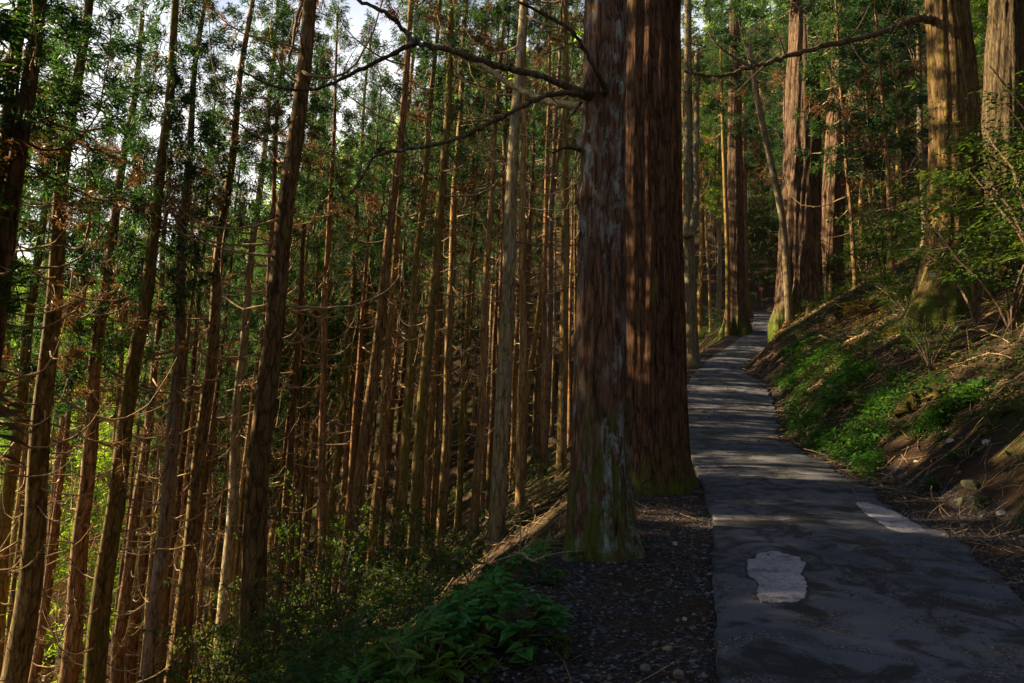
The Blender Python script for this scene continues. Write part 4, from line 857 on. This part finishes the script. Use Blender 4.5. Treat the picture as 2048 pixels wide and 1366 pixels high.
RK = [(1930, 1055, .085, 'stone', 'tan angular stone on the gravel verge below the bright green herb'), (2003, 1030, .075, 'palestone', 'orange white split stone by the bright green herb'), (1945, 975, .17, 'mossstone', 'mossy squared boulder at the bank foot'), (1925, 1005, .10, 'mossstone', 'smaller grey mossy block in front of the mossy boulder'),
      (1952, 1018, .075, 'mossstone', 'yellow mossed stone below the mossy boulder'), (1900, 885, .085, 'palestone', 'larger of two cream stones set in the bare bank'), (1893, 865, .05, 'palestone', 'smaller of two cream stones set in the bare bank'), (1974, 888, .075, 'palestone', 'flat white stone on dark soil near the slanting mossy log'),
      (2040, 815, .14, 'stone', 'grey rock high on the bank at the picture edge'), (1990, 815, .09, 'mossstone', 'green tinged rock beside the slanting log'), (1832, 925, .05, 'palestone', 'small pale stone at the lower end of the twisting root'), (1918, 948, .06, 'stone', 'flat brown stone above the mossy boulder'),
      (1750, 968, .06, 'stone', 'tan stone at the verge near the long pale road patch'), (1775, 975, .055, 'stone', 'reddish stone next to the tan verge stone'), (1420, 1150, .04, 'stone', 'grey stone against the broken asphalt edge'), (1350, 1090, .045, 'palestone', 'cream stone on the shoulder before the widest trunk'), (1415, 1190, .03, 'stone', 'small brown stone in shoulder gravel near the asphalt'),
      (1045, 1313, .06, 'stone', 'dark round stone under the blue green clump'), (1310, 1290, .035, 'stone', 'flat stone half sunk in the dirt path'), (1290, 1340, .04, 'stone', 'rounded stone at the bottom of the dirt path'), (2045, 1075, .05, 'stone', 'small stone at the picture edge on the verge'), (1890, 1075, .05, 'stone', 'grey stone at the asphalt edge past the long pale patch'),
      (1370, 1240, .03, 'palestone', 'small pale stone beside the road edge'), (1335, 1300, .045, 'stone', 'brown stone in the gravel by the road edge'), (1360, 1355, .05, 'stone', 'broken grey stone at the very bottom of the shoulder')]
for i, (px, py, s_, mk, lab) in enumerate(RK): rock(lab, px, py, s_, mk, (1, .8, random.uniform(.5, .75)), i)

# mossy hump with stones where the road squeezes past
def sprig(): pass

# ------------------------------------------------------------------ signs
def box(b, c, sx, sy, sz, m=0):
    V = np.array([(x, y, z) for x in (-.5, .5) for y in (-.5, .5) for z in (-.5, .5)]) * (sx, sy, sz) + np.array(c)
    b.add(V, None, [(0, 1, 3, 2), (4, 6, 7, 5), (0, 4, 5, 1), (2, 3, 7, 6), (0, 2, 6, 4), (1, 5, 7, 3)], m)
p = W(1865, 550, 19.05)
e = root('tree_plate', 'small white metal plate with dark characters nailed to the mossy cedar foot', 'sign', p, (0, R(-9), R(-8)))
b = MB(); box(b, (0, 0, 0), .14, .008, .115); link('plate', b.mesh('plate', [M['white']], False), e)
b = MB()
for x, z, sx, sz_ in [(-.028, .022, .03, .006), (-.028, 0, .006, .05), (-.036, -.014, .022, .006), (-.018, -.026, .02, .006), (.022, .024, .038, .007), (.022, .004, .044, .007), (.022, 0, .007, .06), (.010, -.022, .016, .006), (.036, -.022, .012, .006), (.036, .014, .006, .02)]:
    box(b, (x, -.006, z), sx, .004, sz_)
link('lettering', b.mesh('lettering', [M['black']], False), e.children[0])
p = W(1561, 586, 34.55)
e = root('tree_tag', 'tiny white tag fixed on the gold lit flank of the giant ridged cedar', 'sign', p, (0, R(15), R(-20))); b = MB(); box(b, (0, 0, 0), .10, .012, .09); link('plate', b.mesh('plate', [M['white']], False), e)
x, y = W(1523, 578, 55)[:2]; zt = W(1523, 578, 55)[2]; zb = min(g1(x, y), zt - .6)
e = root('road_sign', 'small faded red sign board on a thin post beyond the road end', 'sign', (x, y, zb)); b = MB(); b.tube([(0, .03, -.2), (0, .03, zt - zb)], .022, 8); link('post', b.mesh('post', [M['metal']]), e)
b = MB(); box(b, (0, 0, zt - zb), .33, .02, .26); link('board', b.mesh('board', [M['redp']], False), e)
b = MB()
for k_ in range(3): box(b, (0, -.014, zt - zb + .06 - .055 * k_), .24 - .05 * (k_ == 2), .006, .018)
link('lettering', b.mesh('lettering', [M['white']], False), [c_ for c_ in e.children if c_.name.startswith('board')][0])

# ------------------------------------------------------------------ far woods on the valley sides
b = MB(); g = np.random.default_rng(4); m = 0
while m < 950:
    y = g.uniform(60, 240); x = g.uniform(-220, 130)
    px = pxof(x, y); far_left = x < -58 and -300 < px < 900; ahead = y > 92 and 500 < px < 2300
    if not (far_left or ahead): continue
    m += 1; z0 = g1(x, y); H = g.uniform(9, 17); n = 130; t = g.random(n); a = g.uniform(0, 6.28, n); rr = (1 - t) ** .7 * g.uniform(1.8, 3.2) * np.sqrt(g.uniform(.3, 1, n))
    P = np.stack([x + rr * np.cos(a), y + rr * np.sin(a), z0 + 2 + t * H], -1); D = np.stack([np.cos(a), np.sin(a), g.uniform(-.6, .5, n)], -1) + .5 * g.standard_normal((n, 3))
    blades(b, P, D, g.uniform(.7, 1.5, n), g.uniform(.35, .7, n), 0, g)
stuff('far_wood', b.mesh('far_wood', [M['farleaf']], False))

for o in S.objects:
    if 'label' in o and not 4 <= len(o['label'].replace('-', ' ').split()) <= 16: print('LABEL', o.name, o['label'])
